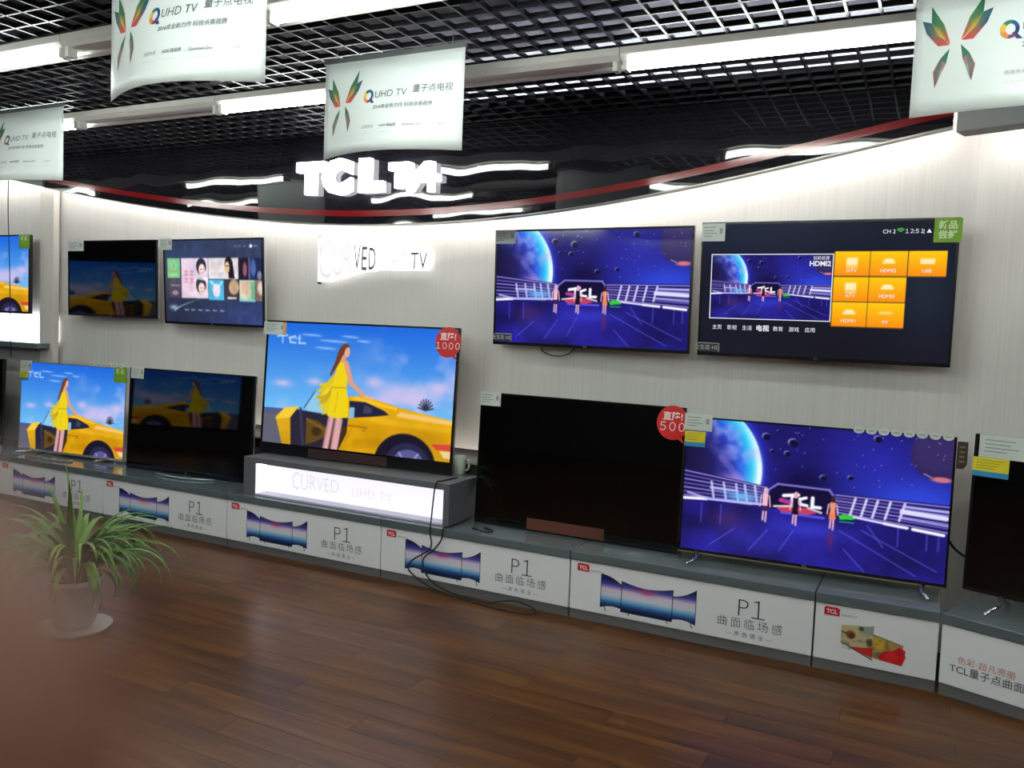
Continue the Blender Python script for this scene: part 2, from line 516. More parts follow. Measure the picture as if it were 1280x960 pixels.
def arc_strip(name, x0, x1, lo, hi, y0, y1, m, parent, n=24):
    """a strip between lo(x) and hi(x), thick in y"""
    bm = bmesh.new(); cols = []
    for i in range(n + 1):
        x = x0 + (x1 - x0) * i / n
        cols.append([bm.verts.new((x, yy, zz)) for yy in (y0, y1) for zz in (lo(x), hi(x))])
    for a, b in zip(cols[:-1], cols[1:]):
        bm.faces.new((a[0], b[0], b[1], a[1])); bm.faces.new((a[3], b[3], b[2], a[2]))
        bm.faces.new((a[2], b[2], b[0], a[0])); bm.faces.new((a[1], b[1], b[3], a[3]))
    bm.faces.new((cols[0][0], cols[0][1], cols[0][3], cols[0][2])); bm.faces.new((cols[-1][2], cols[-1][3], cols[-1][1], cols[-1][0]))
    bmesh.ops.recalc_face_normals(bm, faces=bm.faces)
    return link(name, bm_mesh(bm, name), m, parent)
seams = [-6.2, -5.2, -4.28, -3.06, -1.84, -0.62, 0.0]
for a, b in zip(seams[:-1], seams[1:]):
    o = arc_strip('acrylic_panel', a + 0.0006, b - 0.0006, arc_z, lambda x: CEIL_Z + 0.03, 0.0, 0.03, M_acryl, fascia, 14)
arc_strip('seam_light_stop', FX0, FX1, lambda x: arc_z(x) + 0.002, lambda x: CEIL_Z + 0.028, 0.031, 0.043, M_black, fascia, 40)  # unseen board added so cove light does not leak through the panel seams
o = arc_strip('red_stripe', FX0, FX1, lambda x: arc_z(x) + 0.046, lambda x: arc_z(x) + 0.082, -0.003, 0.0, M_red, fascia, 60); o['label'] = 'dark red stripe'
arc_strip('bottom_lip', FX0, FX1, lambda x: arc_z(x) - 0.008, lambda x: arc_z(x), -0.004, 0.046, M_lip, fascia, 60)
o = arc_strip('trim_3', -8.6, FX0, arc_z, lambda x: CEIL_Z + 0.03, FASC_Y - 0.02, FASC_Y + 0.05, M_greyfascia, None, 16); tag(o, kind='structure')
t4 = box('trim_4', (0, 2.6, -0.05, 0.05, 2.42, CEIL_Z + 0.03), M_greyfascia, None, 0.004, loc=(0.03, 4.13, 0), rot=(0, 0, RW_ANG)); tag(t4, kind='structure')
# hidden cove light washing the wall below the fascia
cove = tag(arc_strip('cove_light_strip', -8.4, 0.0, lambda x: arc_z(x) + 0.075, lambda x: arc_z(x) + 0.095, WALL_Y - 0.13, WALL_Y - 0.10, M_led, None, 60),
           'long white LED strip tucked behind the black curved fascia', 'light strip')
cr_ = box('cove_light_strip', (0.02, 2.6, -0.02, 0.01, 2.52, 2.54), M_led, None, loc=(0.09, 4.46, 0), rot=(0, 0, RW_ANG))
tag(cr_, 'short white LED strip behind the grey fascia at the right', 'light strip')
up_l = box('added_wash_strip', (-2.7, 0.0, FASC_Y + 0.06, FASC_Y + 0.09, CEIL_Z + 0.05, CEIL_Z + 0.07), mat('added_wash_glow', (255, 255, 255), 0.4, emit=(226, 236, 255), power=90.0))  # unseen strip added to brighten what shows through the ceiling grid
box('light_shield_lip', (-2.72, 0.0, FASC_Y + 0.044, FASC_Y + 0.052, CEIL_Z + 0.03, CEIL_Z + 0.14), M_black, up_l)  # added shield in front of the wash strip, sends its light upward
box('wash_leak_stop', (-2.9, 0.04, FASC_Y + 0.052, WALL_Y - 0.004, CEIL_Z + 0.034, CEIL_Z + 0.046), M_black, up_l)  # added plate that keeps the wash off the wall below the fascia
lo_led = boxes('wall_foot_light', [(-5.95, -2.0, WALL_Y - 0.10, WALL_Y - 0.08, 0.625, 0.64)], M_led2)
box('light_shield_lip', (-5.97, -1.98, WALL_Y - 0.135, WALL_Y - 0.125, 0.60, 0.668), M_black, lo_led)  # added lip that hides the low strip from the front
tag(lo_led, 'low warm LED strip along the foot of the white wall', 'light strip')
each_box('bracket', [(x, x + 0.02, WALL_Y - 0.13, WALL_Y + 0.06, 0.61, 0.622) for x in (-5.9, -4.4, -3.3, -2.1)], M_black, lo_led)

# ------------------------------------------------------------------ fluorescent rows
MOD = 1.115
def lamp(x0, Y, lit, label):
    t = empty('ceiling_light', (x0, Y, CEIL_Z))
    tag(t, label, 'ceiling light', 'fluorescent battens in rows')
    L = MOD - 0.004
    bm = bmesh.new()
    pr = [(-0.088, -0.001), (-0.088, -0.03), (-0.066, -0.05), (-0.03, -0.05), (-0.024, -0.04), (0.024, -0.04), (0.03, -0.05), (0.066, -0.05), (0.095, -0.028), (0.095, -0.001)]
    A = [bm.verts.new((0, a, b)) for a, b in pr]; B = [bm.verts.new((L, a, b)) for a, b in pr]
    for i in range(len(pr)):
        j = (i + 1) % len(pr); bm.faces.new((A[i], A[j], B[j], B[i]))
    bm.faces.new(A); bm.faces.new(list(reversed(B)))
    bmesh.ops.recalc_face_normals(bm, faces=bm.faces)
    link('housing', bm_mesh(bm, 'housing'), M_housing, t)
    for k, (yy, sh) in enumerate(((-0.048, 0.0),)):
        if lit:
            r = 0.016
            tube('tube', [(0.03 + sh, yy, -0.07), (L - 0.03 + sh, yy, -0.07)], r, M_tube if lit else M_tube_off, t, smooth=False, seg=12)
    each_box('tube_holder', [(e, e + 0.02, -0.07, -0.026, -0.088, -0.048) for e in (0.008, L - 0.03)], M_housing, t)
    return t
ROWS = {3.36: (-5.68, 'second row from the black fascia end'), 2.43: (-4.48, ''), 1.5: (-4.48, ''), 0.57: (-5.6, ''), -0.4: (-4.48, ''), -1.35: (-5.6, ''), -2.3: (-4.48, '')}
rown = {3.36: 'row nearest the black fascia', 2.43: 'second row from the black fascia', 1.5: 'third row from the black fascia',
        0.57: 'fourth row from the black fascia', -0.4: 'fifth row from the black fascia', -1.35: 'sixth row from the black fascia', -2.3: 'seventh row from the black fascia'}
ordn = ['first', 'second', 'third', 'fourth', 'fifth', 'sixth', 'seventh', 'eighth', 'ninth', 'tenth']
for Y, (xs, _) in ROWS.items():
    k0 = -2 if Y > 2 else 0
    nl = nu = 0
    for k in range(k0, 7):
        x0 = xs + k * MOD
        if x0 + MOD > SX1 or x0 < SX0: continue
        lit = (k % 2 == 0)
        if Y < 1 and not lit: continue
        if lit: nl += 1; q = ordn[nl - 1]
        else: nu += 1; q = ordn[nu - 1]
        lamp(x0, Y, lit, f"{'lit' if lit else 'unlit'} ceiling batten, {q} {'lit' if lit else 'unlit'} one from left, {rown[Y]}")

# ------------------------------------------------------------------ pictures on the screens
def paint_space():
    c = Canvas(320, 180, (30, 24, 112))
    u, v = c.u, c.v
    n1 = noise2(c.H, c.W, (5, 8), 4); n2 = noise2(c.H, c.W, (12, 20), 3)
    c.a *= (0.75 + 0.5 * n1)[..., None]
    c.glow(0.88, 0.44, 0.22, 0.16, (50, 80, 235), 0.85)
    c.glow(0.75, 0.2, 0.16, 0.22, (44, 48, 190), 0.6)
    c.glow(0.48, 0.4, 0.10, 0.10, (16, 10, 60), 0.8)
    # the blue planet
    asp = c.asp
    d = np.hypot((u - 0.02), (v - 0.37) / asp); r = 0.297
    glow = np.exp(-np.clip(d - r, 0, 1) / 0.018) * (d > r)
    c.blend(glow * 0.8, (50, 70, 255))
    ins = np.clip((r - d) / 0.004, 0, 1)
    t = np.clip((r - d) / 0.20 + 0.16 * np.clip(0.22 - v, 0, 1) * 2.2, 0, 1)
    cl = np.clip((n2 - 0.42) * 4, 0, 1)
    base = np.zeros_like(c.a)
    for k, (p, col) in enumerate([(0.0, (236, 252, 255)), (0.10, (150, 240, 255)), (0.24, (40, 190, 245)), (0.42, (40, 96, 226)), (0.62, (44, 56, 170)), (1.0, (38, 32, 104))]):
        if k == 0: pp, pc = p, np.array(col, float); base[:] = pc; continue
        wgt = np.clip((t - pp) / (p - pp), 0, 1)[..., None]
        base = base * (1 - wgt) + np.array(col, float) * wgt; pp = p
    clm = (0.55 * cl * np.clip((0.95 - t) * 2.5, 0, 1) * np.clip((0.40 - v) * 6, 0.15, 1))[..., None]
    base = base * (1 - clm) + np.array((176, 180, 244)) * clm
    dark = np.clip((0.14 - u) / 0.14, 0, 1)[..., None]
    base = base * (1 - 0.45 * dark)
    c.a = c.a * (1 - ins[..., None]) + base * ins[..., None]
    lim = np.exp(-((d - r + 0.012) / 0.011) ** 2) * np.clip((v - 0.02) * 3, 0, 1)
    c.blend(lim * 0.9, (235, 255, 255))
    c.line(0.15, 0.28, 0.245, 0.46, 0.03, (170, 150, 230), 0.3)
    c.glow(0.2, 0.45, 0.05, 0.05, (205, 150, 215), 0.7)
    # dark planet upper right
    c.ell(0.96, 0.12, 0.105, 0.185, (44, 36, 88), 1, 0.06)
    c.ell(0.95, 0.10, 0.09, 0.15, (58, 46, 104), 0.7, 0.4)
    c.ell(0.965, 0.29, 0.035, 0.018, (240, 130, 140), 0.85, 0.6); c.line(0.905, 0.26, 0.93, 0.28, 0.006, (180, 160, 240), 0.7)
    for _ in range(46):
        x, y = rng.random(), rng.random() * 0.42
        if np.hypot(x - 0.02, (y - 0.37) / asp) < 0.31: continue
        c.ell(x, y, 0.002, 0.004, (170, 180, 250), 0.7, 0.8)
    for x, y, s in ((0.325, 0.1, 0.015), (0.43, 0.13, 0.018), (0.41, 0.21, 0.012), (0.35, 0.2, 0.008), (0.37, 0.05, 0.006), (0.74, 0.05, 0.014), (0.45, 0.06, 0.006), (0.65, 0.34, 0.01), (0.55, 0.36, 0.012)):
        c.ell(x - s * 0.3, y - s * 0.5, s, s * 1.5, (150, 150, 215), 0.8, 0.3); c.ell(x, y, s * 0.95, s * 1.5, (16, 10, 50), 1, 0.3)
    # floor
    m = np.clip((v - 0.6) / 0.02, 0, 1)
    fl = np.zeros_like(c.a); fl[:] = (34, 28, 132); fl *= (0.45 + 1.0 * n1)[..., None]
    c.a = c.a * (1 - m[..., None]) + fl * m[..., None]
    c.glow(0.19, 0.74, 0.07, 0.08, (70, 40, 96), 0.75); c.glow(0.5, 0.74, 0.16, 0.06, (60, 70, 225), 0.55)
    c.glow(0.3, 0.88, 0.2, 0.1, (66, 66, 220), 0.4); c.glow(0.85, 0.75, 0.12, 0.14, (26, 22, 110), 0.6)
    for x0, y0, x1, y1 in ((0.62, 0.72, 0.9, 0.97), (0.7, 0.7, 0.97, 0.92), (0.64, 0.85, 0.72, 0.99), (0.35, 0.78, 0.28, 0.95), (0.45, 0.76, 0.4, 0.92), (0.22, 0.8, 0.12, 0.95), (0.72, 0.66, 0.78, 0.8)):
        c.line(x0, y0, x1, y1, 0.006, (110, 110, 245), 0.45)
    for x in (0.08, 0.16, 0.83, 0.93, 0.97): c.line(x, 0.64, x, 0.78, 0.008, (100, 100, 235), 0.4)
    # stands left and right
    def stand(xa, xb, ta, tb, ba, bb):
        c.poly([(xa, ta), (xb, tb), (xb, bb), (xa, ba)], (30, 24, 92), 0.85)
        for k in range(7):
            f = (k + 0.5) / 7
            c.line(xa, ta + (ba - ta) * f, xb, tb + (bb - tb) * f, 0.006, (165, 150, 235), 0.55 if k % 2 else 0.85)
    stand(0.0, 0.33, 0.39, 0.46, 0.61, 0.60); stand(0.60, 1.0, 0.46, 0.455, 0.60, 0.66)
    for x in (0.115, 0.165, 0.215, 0.25, 0.29): c.line(x, 0.47, x + 0.012, 0.585, 0.011, (205, 200, 255), 0.9)
    c.line(0.115, 0.515, 0.22, 0.52, 0.014, (200, 200, 255), 0.8)
    c.glow(0.24, 0.56, 0.06, 0.035, (120, 190, 250), 0.9)
    for x in (0.66, 0.70, 0.74, 0.785, 0.835): c.line(x + 0.012, 0.48, x - 0.004, 0.6, 0.011, (215, 210, 255), 0.95)
    c.line(0.84, 0.535, 0.99, 0.55, 0.022, (225, 220, 255), 1); c.line(0.85, 0.5, 1.0, 0.505, 0.012, (190, 185, 255), 0.9); c.line(0.84, 0.58, 1.0, 0.60, 0.008, (170, 170, 255), 0.9)
    c.line(0.0, 0.615, 0.1, 0.605, 0.014, (250, 245, 255), 1); c.line(0.1, 0.605, 0.33, 0.6, 0.009, (200, 195, 255), 1)
    c.line(0.02, 0.57, 0.1, 0.6, 0.012, (190, 190, 250), 0.8)
    c.line(0.66, 0.61, 0.80, 0.635, 0.010, (225, 220, 255), 1); c.line(0.78, 0.632, 0.86, 0.645, 0.013, (240, 240, 255), 1); c.line(0.88, 0.648, 0.985, 0.665, 0.014, (250, 245, 255), 1)
    # arch and lettering
    c.poly([(0.335, 0.62), (0.345, 0.49), (0.38, 0.44), (0.575, 0.445), (0.60, 0.50), (0.605, 0.62)], (18, 10, 52), 0.95)
    for p in (((0.335, 0.6), (0.345, 0.485)), ((0.345, 0.485), (0.38, 0.435)), ((0.38, 0.435), (0.575, 0.44)), ((0.575, 0.44), (0.6, 0.5))):
        c.line(*p[0], *p[1], 0.010, (130, 120, 210), 0.9)
    W = (252, 250, 255)
    c.line(0.405, 0.515, 0.46, 0.50, 0.016, W); c.line(0.44, 0.505, 0.435, 0.57, 0.015, W); c.line(0.395, 0.55, 0.43, 0.56, 0.02, (180, 60, 150))
    c.line(0.49, 0.515, 0.465, 0.53, 0.014, W); c.line(0.465, 0.53, 0.47, 0.565, 0.015, W); c.line(0.47, 0.565, 0.495, 0.57, 0.014, W)
    c.line(0.515, 0.51, 0.515, 0.575, 0.016, W); c.line(0.515, 0.575, 0.545, 0.575, 0.015, W)
    c.poly([(0.38, 0.61), (0.42, 0.585), (0.5, 0.59), (0.535, 0.615), (0.5, 0.635), (0.4, 0.635)], (200, 62, 92)); c.line(0.4, 0.64, 0.56, 0.645, 0.012, (90, 80, 220))
    c.line(0.37, 0.6, 0.44, 0.585, 0.01, W, 0.8); c.line(0.5, 0.585, 0.55, 0.61, 0.01, W, 0.8)
    c.poly([(0.615, 0.615), (0.63, 0.6), (0.665, 0.605), (0.675, 0.63), (0.62, 0.64)], (50, 205, 50)); c.line(0.62, 0.655, 0.67, 0.655, 0.007, (50, 150, 100), 0.8)
    # three small figures
    def fig(x, top, skirt, torso):
        sk = (226, 176, 204)
        c.line(x - 0.005, 0.62, x - 0.007, 0.71, 0.008, sk); c.line(x + 0.005, 0.62, x + 0.004, 0.72, 0.008, sk)
        c.poly([(x - 0.011, 0.60), (x + 0.010, 0.60), (x + 0.013, 0.645), (x - 0.013, 0.645)], skirt)
        c.poly([(x - 0.011, top + 0.045), (x + 0.010, top + 0.045), (x + 0.008, 0.605), (x - 0.009, 0.605)], torso)
        c.ell(x, top + 0.022, 0.009, 0.024, (60, 30, 50) if skirt[0] > 200 else sk, 1, 0.3)
        c.line(x - 0.016, top + 0.06, x - 0.02, 0.61, 0.006, sk); c.line(x + 0.014, top + 0.06, x + 0.02, 0.61, 0.006, sk)
    fig(0.335, 0.47, (60, 30, 90), (240, 190, 210)); fig(0.452, 0.48, (24, 14, 40), (24, 14, 40)); fig(0.592, 0.48, (240, 130, 80), (235, 150, 120))
    c.glow(0.59, 0.79, 0.012, 0.06, (120, 40, 80), 0.6)
    return c.out()

def paint_car():
    c = Canvas(320, 180, (60, 140, 235))
    u, v = c.u, c.v
    n1 = noise2(c.H, c.W, (4, 6), 4)
    top = np.array((30, 104, 222.)); low = np.array((112, 190, 246.))
    f = np.clip(v / 0.7, 0, 1)[..., None]; c.a = top * (1 - f) + low * f
    c.blend(np.clip((n1 - 0.5) * 4, 0, 1) * np.clip((u - 0.45) * 2.2, 0, 1) * 0.75, (198, 196, 240))
    c.blend(np.clip((n1 - 0.56) * 5, 0, 1) * np.clip((v - 0.3) * 3, 0, 1) * 0.35, (215, 205, 240))
    for x, y, a, b in ((0.72, 0.5, 0.1, 0.075), (0.66, 0.57, 0.07, 0.06), (0.8, 0.56, 0.1, 0.05), (0.6, 0.44, 0.05, 0.05), (0.92, 0.45, 0.06, 0.06), (0.1, 0.5, 0.05, 0.03), (0.28, 0.47, 0.04, 0.03)):
        c.glow(x, y, a, b, (216, 196, 238), 0.8)
    for x, y, L in ((0.2, 0.09, 0.1), (0.3, 0.13, 0.14), (0.12, 0.12, 0.07), (0.42, 0.09, 0.08), (0.28, 0.19, 0.1), (0.5, 0.12, 0.06)):
        c.line(x, y, x + L, y + 0.01, 0.007, (190, 220, 255), 0.4); c.glow(x + L / 2, y + 0.005, L * 0.5, 0.012, (170, 208, 255), 0.5)
    # brand letters printed top left of the advert
    W = (186, 218, 255)
    c.line(0.055, 0.115, 0.11, 0.105, 0.012, W, 0.8); c.line(0.085, 0.11, 0.085, 0.165, 0.011, W, 0.7)
    c.line(0.155, 0.11, 0.125, 0.125, 0.011, W, 0.8); c.line(0.125, 0.125, 0.13, 0.16, 0.011, W, 0.8); c.line(0.13, 0.16, 0.16, 0.165, 0.011, W, 0.8)
    c.line(0.18, 0.105, 0.18, 0.165, 0.011, W, 0.8); c.line(0.18, 0.165, 0.215, 0.165, 0.011, W, 0.8)
    # sea / ground
    c.rect(0, 0.71, 1, 1, (86, 92, 128)); c.rect(0, 0.76, 1, 1, (98, 98, 116)); c.line(0, 0.715, 0.3, 0.715, 0.008, (64, 92, 170))
    # raised door, cabin
    c.poly([(0.23, 0.69), (0.285, 0.55), (0.345, 0.57), (0.37, 0.72), (0.3, 0.76)], (150, 206, 236), 0.85)
    c.line(0.23, 0.69, 0.285, 0.55, 0.007, (60, 90, 130))
    c.poly([(0.14, 0.70), (0.40, 0.73), (0.47, 0.74), (0.47, 1.0), (0.16, 1.0)], (42, 38, 56))
    c.poly([(0.07, 0.78), (0.12, 0.70), (0.20, 0.68), (0.155, 0.78), (0.165, 1.0), (0.115, 1.0)], (236, 178, 30))
    c.poly([(0.12, 0.70), (0.20, 0.68), (0.15, 0.78), (0.07, 0.80)], (246, 205, 60))
    c.poly([(0.245, 0.765), (0.31, 0.785), (0.372, 0.84), (0.362, 0.90), (0.30, 0.955), (0.25, 0.985)], (98, 72, 28)); c.ell(0.305, 0.87, 0.026, 0.035, (58, 40, 22), 0.9, 0.5); c.line(0.25, 0.78, 0.35, 0.85, 0.012, (134, 102, 40), 0.7); c.line(0.21, 0.70, 0.235, 1.0, 0.02, (62, 58, 84), 0.8)
    c.poly([(0.37, 0.84), (0.47, 0.80), (0.47, 1.0), (0.39, 1.0)], (70, 44, 32))
    # car body
    c.poly([(0.455, 0.575), (0.52, 0.555), (0.60, 0.57), (0.72, 0.615), (0.82, 0.645), (1.0, 0.685), (1.0, 1.0), (0.43, 1.0), (0.47, 0.86), (0.475, 0.74), (0.46, 0.70)], (240, 178, 14))
    c.poly([(0.52, 0.76), (1.0, 0.74), (1.0, 0.92), (0.6, 0.95)], (226, 160, 10), 0.6, 8)
    c.poly([(0.74, 0.655), (1.0, 0.69), (1.0, 0.72), (0.72, 0.69)], (246, 206, 150), 0.8, 3); c.line(0.50, 0.575, 0.72, 0.635, 0.014, (250, 206, 60), 0.8); c.line(0.52, 0.93, 0.64, 0.91, 0.05, (206, 142, 8), 0.5); c.line(0.60, 0.735, 0.98, 0.76, 0.03, (248, 194, 40), 0.6)
    c.poly([(0.48, 0.735), (0.475, 0.60), (0.56, 0.60), (0.66, 0.655), (0.685, 0.685), (0.6, 0.71)], (34, 36, 62))
    c.poly([(0.478, 0.65), (0.505, 0.65), (0.505, 0.735), (0.478, 0.74)], (130, 190, 225)); c.poly([(0.555, 0.62), (0.60, 0.645), (0.59, 0.69), (0.55, 0.69)], (70, 82, 100), 0.7)
    c.line(0.475, 0.795, 0.575, 0.80, 0.010, (176, 116, 10)); c.line(0.575, 0.80, 0.555, 0.825, 0.008, (176, 116, 10)); c.line(0.465, 0.92, 0.50, 0.80, 0.006, (200, 140, 10))
    c.ell(0.775, 1.06, 0.155, 0.245, (26, 22, 40)); c.ell(0.79, 1.07, 0.115, 0.185, (44, 40, 74)); c.ell(0.795, 1.07, 0.085, 0.135, (92, 90, 150)); c.ell(0.795, 1.07, 0.03, 0.05, (190, 186, 230))
    for k in range(5):
        a = k * 1.2566 + 0.3; c.line(0.795, 1.07, 0.795 + 0.08 * math.cos(a), 1.07 + 0.13 * math.sin(a), 0.012, (150, 146, 200))
    c.poly([(0.90, 0.875), (1.0, 0.865), (1.0, 0.915), (0.93, 0.915)], (216, 72, 62)); c.poly([(0.945, 0.92), (1.0, 0.92), (1.0, 0.975), (0.965, 0.97)], (236, 210, 150))
    n3 = noise2(c.H, c.W, (6, 10), 3); yel = (c.a[..., 0] > 215) & (c.a[..., 2] < 40)
    sh = np.clip(0.90 + 0.16 * (n3 - 0.4) + 0.30 * (0.85 - v), 0.78, 1.06)
    c.a = np.where(yel[..., None], c.a * sh[..., None], c.a)
    for a in range(9):
        t = -PI / 2 + (a - 4) * 0.34; c.line(0.865, 0.625, 0.865 + 0.038 * math.cos(t), 0.625 + 0.085 * math.sin(t), 0.007, (44, 52, 70))
    # the figure in the yellow dress
    SK = (224, 160, 128)
    for p in (((0.385, 0.72), (0.36, 1.0)), ((0.425, 0.72), (0.405, 1.0))): c.line(*p[0], *p[1], 0.036, (222, 168, 172))
    c.line(0.405, 0.74, 0.388, 1.0, 0.006, (170, 110, 116)); c.line(0.372, 0.76, 0.35, 1.0, 0.010, (190, 132, 140), 0.7); c.line(0.44, 0.76, 0.42, 1.0, 0.012, (240, 190, 190), 0.7)
    c.poly([(0.40, 0.34), (0.37, 0.46), (0.335, 0.52), (0.325, 0.60), (0.335, 0.68), (0.35, 0.72), (0.40, 0.71), (0.41, 0.5)], (206, 176, 34))
    for k, (pts_, col_) in enumerate([
            ([(0.385, 0.40), (0.345, 0.47), (0.30, 0.485), (0.325, 0.51), (0.29, 0.54), (0.33, 0.56), (0.40, 0.52)], (226, 196, 34)),
            ([(0.39, 0.50), (0.33, 0.545), (0.285, 0.60), (0.32, 0.61), (0.30, 0.66), (0.345, 0.63), (0.40, 0.56)], (206, 176, 30)),
            ([(0.395, 0.54), (0.345, 0.63), (0.305, 0.69), (0.34, 0.685), (0.33, 0.735), (0.37, 0.70), (0.41, 0.60)], (230, 202, 40)),
            ([(0.39, 0.46), (0.35, 0.52), (0.31, 0.58), (0.345, 0.565), (0.40, 0.50)], (240, 214, 60))]):
        c.poly(pts_, col_)
    c.poly([(0.405, 0.285), (0.445, 0.29), (0.462, 0.40), (0.455, 0.50), (0.468, 0.60), (0.472, 0.735), (0.41, 0.75), (0.36, 0.735), (0.375, 0.55), (0.385, 0.42)], (240, 212, 26))
    c.line(0.345, 0.62, 0.375, 0.5, 0.010, (190, 160, 26), 0.7); c.line(0.40, 0.7, 0.41, 0.54, 0.008, (214, 186, 20), 0.8); c.line(0.38, 0.505, 0.455, 0.50, 0.008, (200, 172, 20))
    c.line(0.447, 0.31, 0.478, 0.46, 0.030, SK); c.line(0.478, 0.46, 0.555, 0.555, 0.022, SK); c.line(0.555, 0.555, 0.60, 0.57, 0.014, (236, 176, 150))
    c.poly([(0.405, 0.19), (0.425, 0.155), (0.452, 0.16), (0.45, 0.20), (0.425, 0.26), (0.40, 0.33), (0.365, 0.42), (0.36, 0.40), (0.385, 0.30)], (112, 62, 46))
    c.ell(0.446, 0.215, 0.016, 0.045, (232, 172, 142), 1, 0.2); c.poly([(0.425, 0.24), (0.445, 0.25), (0.44, 0.30), (0.41, 0.30)], SK)
    c.poly([(0.415, 0.17), (0.44, 0.145), (0.462, 0.17), (0.44, 0.185), (0.43, 0.23)], (112, 62, 46))
    c.a = np.stack([blur2(c.a[..., k], 1) for k in range(3)], -1)
    return c.out()

def paint_home():
    c = Canvas(256, 144, (46, 58, 92))
    c.a *= (1.0 - 0.25 * c.v + 0.12 * c.u)[..., None]
    c.glow(0.85, 0.95, 0.4, 0.3, (48, 66, 140), 0.7)
    c.rect(0.03, 0.215, 0.165, 0.46, (118, 200, 122)); c.ell(0.097, 0.31, 0.03, 0.06, (160, 226, 160), 0.8, 0.2); c.ell(0.097, 0.305, 0.018, 0.035, (118, 200, 122), 0.9, 0.2); c.line(0.06, 0.42, 0.135, 0.42, 0.010, (180, 235, 180), 0.6)
    c.rect(0.045, 0.475, 0.18, 0.70, (70, 62, 88)); c.line(0.07, 0.55, 0.16, 0.55, 0.014, (150, 150, 170), 0.7); c.ell(0.11, 0.64, 0.035, 0.03, (180, 170, 180), 0.7, 0.4)
    c.rect(0.18, 0.215, 0.46, 0.70, (222, 204, 222)); c.rect(0.18, 0.215, 0.33, 0.70, (226, 190, 210), 0.6)
    def face(x, y, s, hair):
        c.ell(x, y - 0.02 * s, 0.052 * s, 0.10 * s, hair, 1, 0.1); c.ell(x + 0.006 * s, y + 0.02 * s, 0.033 * s, 0.068 * s, (236, 200, 190), 1, 0.15)
        c.ell(x - 0.004 * s, y + 0.015 * s, 0.005 * s, 0.007 * s, (60, 40, 40)); c.ell(x + 0.02 * s, y + 0.015 * s, 0.005 * s, 0.007 * s, (60, 40, 40)); c.line(x + 0.0, y + 0.055 * s, x + 0.018 * s, y + 0.055 * s, 0.006 * s, (190, 90, 90))
    face(0.39, 0.335, 1.0, (46, 34, 40)); face(0.385, 0.56, 1.0, (46, 40, 48)); c.line(0.36, 0.45, 0.44, 0.47, 0.03, (240, 240, 245), 0.8)
    for x, y in ((0.23, 0.4), (0.29, 0.4), (0.23, 0.49), (0.29, 0.49)):
        c.line(x - 0.018, y - 0.02, x + 0.018, y - 0.02, 0.010, (216, 120, 152)); c.line(x, y - 0.035, x, y + 0.03, 0.010, (216, 120, 152)); c.line(x - 0.018, y + 0.02, x + 0.018, y + 0.012, 0.009, (216, 120, 152))
    c.rect(0.465, 0.215, 0.765, 0.465, (220, 212, 218)); c.ell(0.67, 0.30, 0.04, 0.10, (32, 24, 30)); c.poly([(0.66, 0.22), (0.71, 0.26), (0.73, 0.46), (0.67, 0.46)], (32, 24, 30)); c.ell(0.655, 0.33, 0.024, 0.07, (226, 186, 140), 1, 0.2)
    c.line(0.64, 0.31, 0.67, 0.31, 0.007, (40, 30, 30)); c.line(0.49, 0.34, 0.58, 0.33, 0.03, (226, 196, 180), 0.6); c.line(0.5, 0.40, 0.6, 0.41, 0.03, (200, 190, 205), 0.6)
    c.rect(0.765, 0.215, 0.865, 0.47, (34, 26, 44)); c.ell(0.83, 0.35, 0.02, 0.08, (170, 90, 120), 0.9, 0.5); c.rect(0.865, 0.215, 0.9, 0.47, (110, 100, 150), 0.8)
    c.rect(0.88, 0.215, 1.0, 0.47, (30, 40, 84)); c.ell(0.91, 0.33, 0.025, 0.10, (70, 110, 190), 0.9, 0.5); c.ell(0.97, 0.42, 0.02, 0.05, (160, 150, 190), 0.8, 0.5)
    c.rect(0.465, 0.475, 0.62, 0.72, (60, 180, 222)); c.ell(0.545, 0.60, 0.04, 0.08, (236, 208, 232), 0.95, 0.3); c.line(0.49, 0.5, 0.53, 0.55, 0.014, (220, 240, 250), 0.8); c.line(0.6, 0.5, 0.57, 0.56, 0.014, (220, 240, 250), 0.8)
    c.rect(0.63, 0.475, 0.77, 0.72, (60, 52, 64)); c.ell(0.72, 0.56, 0.05, 0.09, (222, 178, 130), 0.9, 0.3); c.line(0.66, 0.69, 0.74, 0.69, 0.016, (220, 220, 230), 0.9)
    c.rect(0.775, 0.475, 0.925, 0.72, (206, 206, 180)); c.ell(0.83, 0.57, 0.04, 0.08, (220, 170, 140), 0.9, 0.4); c.poly([(0.88, 0.5), (0.925, 0.47), (0.925, 0.7), (0.89, 0.7)], (90, 180, 120), 0.8); c.line(0.78, 0.71, 0.92, 0.715, 0.02, (120, 215, 220), 0.9)
    c.rect(0.93, 0.475, 1.0, 0.72, (130, 104, 96)); c.ell(0.98, 0.57, 0.03, 0.08, (230, 200, 180), 0.9, 0.4)
    for k in range(20):
        a, b = k / 20, (k + 1) / 20
        f = lambda t: (0.10 + 0.33 * t, 0.86 - 0.17 * t ** 0.7)
        c.line(*f(a), *f(b), 0.010 * (1 - 0.6 * a), (190, 210, 240), 0.75 * (1 - a))
    c.glow(0.09, 0.82, 0.04, 0.03, (160, 190, 230), 0.8)
    for x in (0.23, 0.3, 0.375, 0.45, 0.525, 0.60): c.line(x - 0.02, 0.845, x + 0.02, 0.845, 0.013, (150, 160, 190), 0.55); c.line(x - 0.02, 0.835, x + 0.005, 0.855, 0.006, (190, 200, 220), 0.5)
    for x in (0.74, 0.78, 0.83): c.line(x - 0.012, 0.08, x + 0.012, 0.08, 0.010, (110, 120, 140), 0.7)
    c.ell(0.89, 0.08, 0.014, 0.02, (230, 235, 240), 1, 0.4); c.line(0.92, 0.08, 0.95, 0.08, 0.010, (130, 140, 160), 0.8)
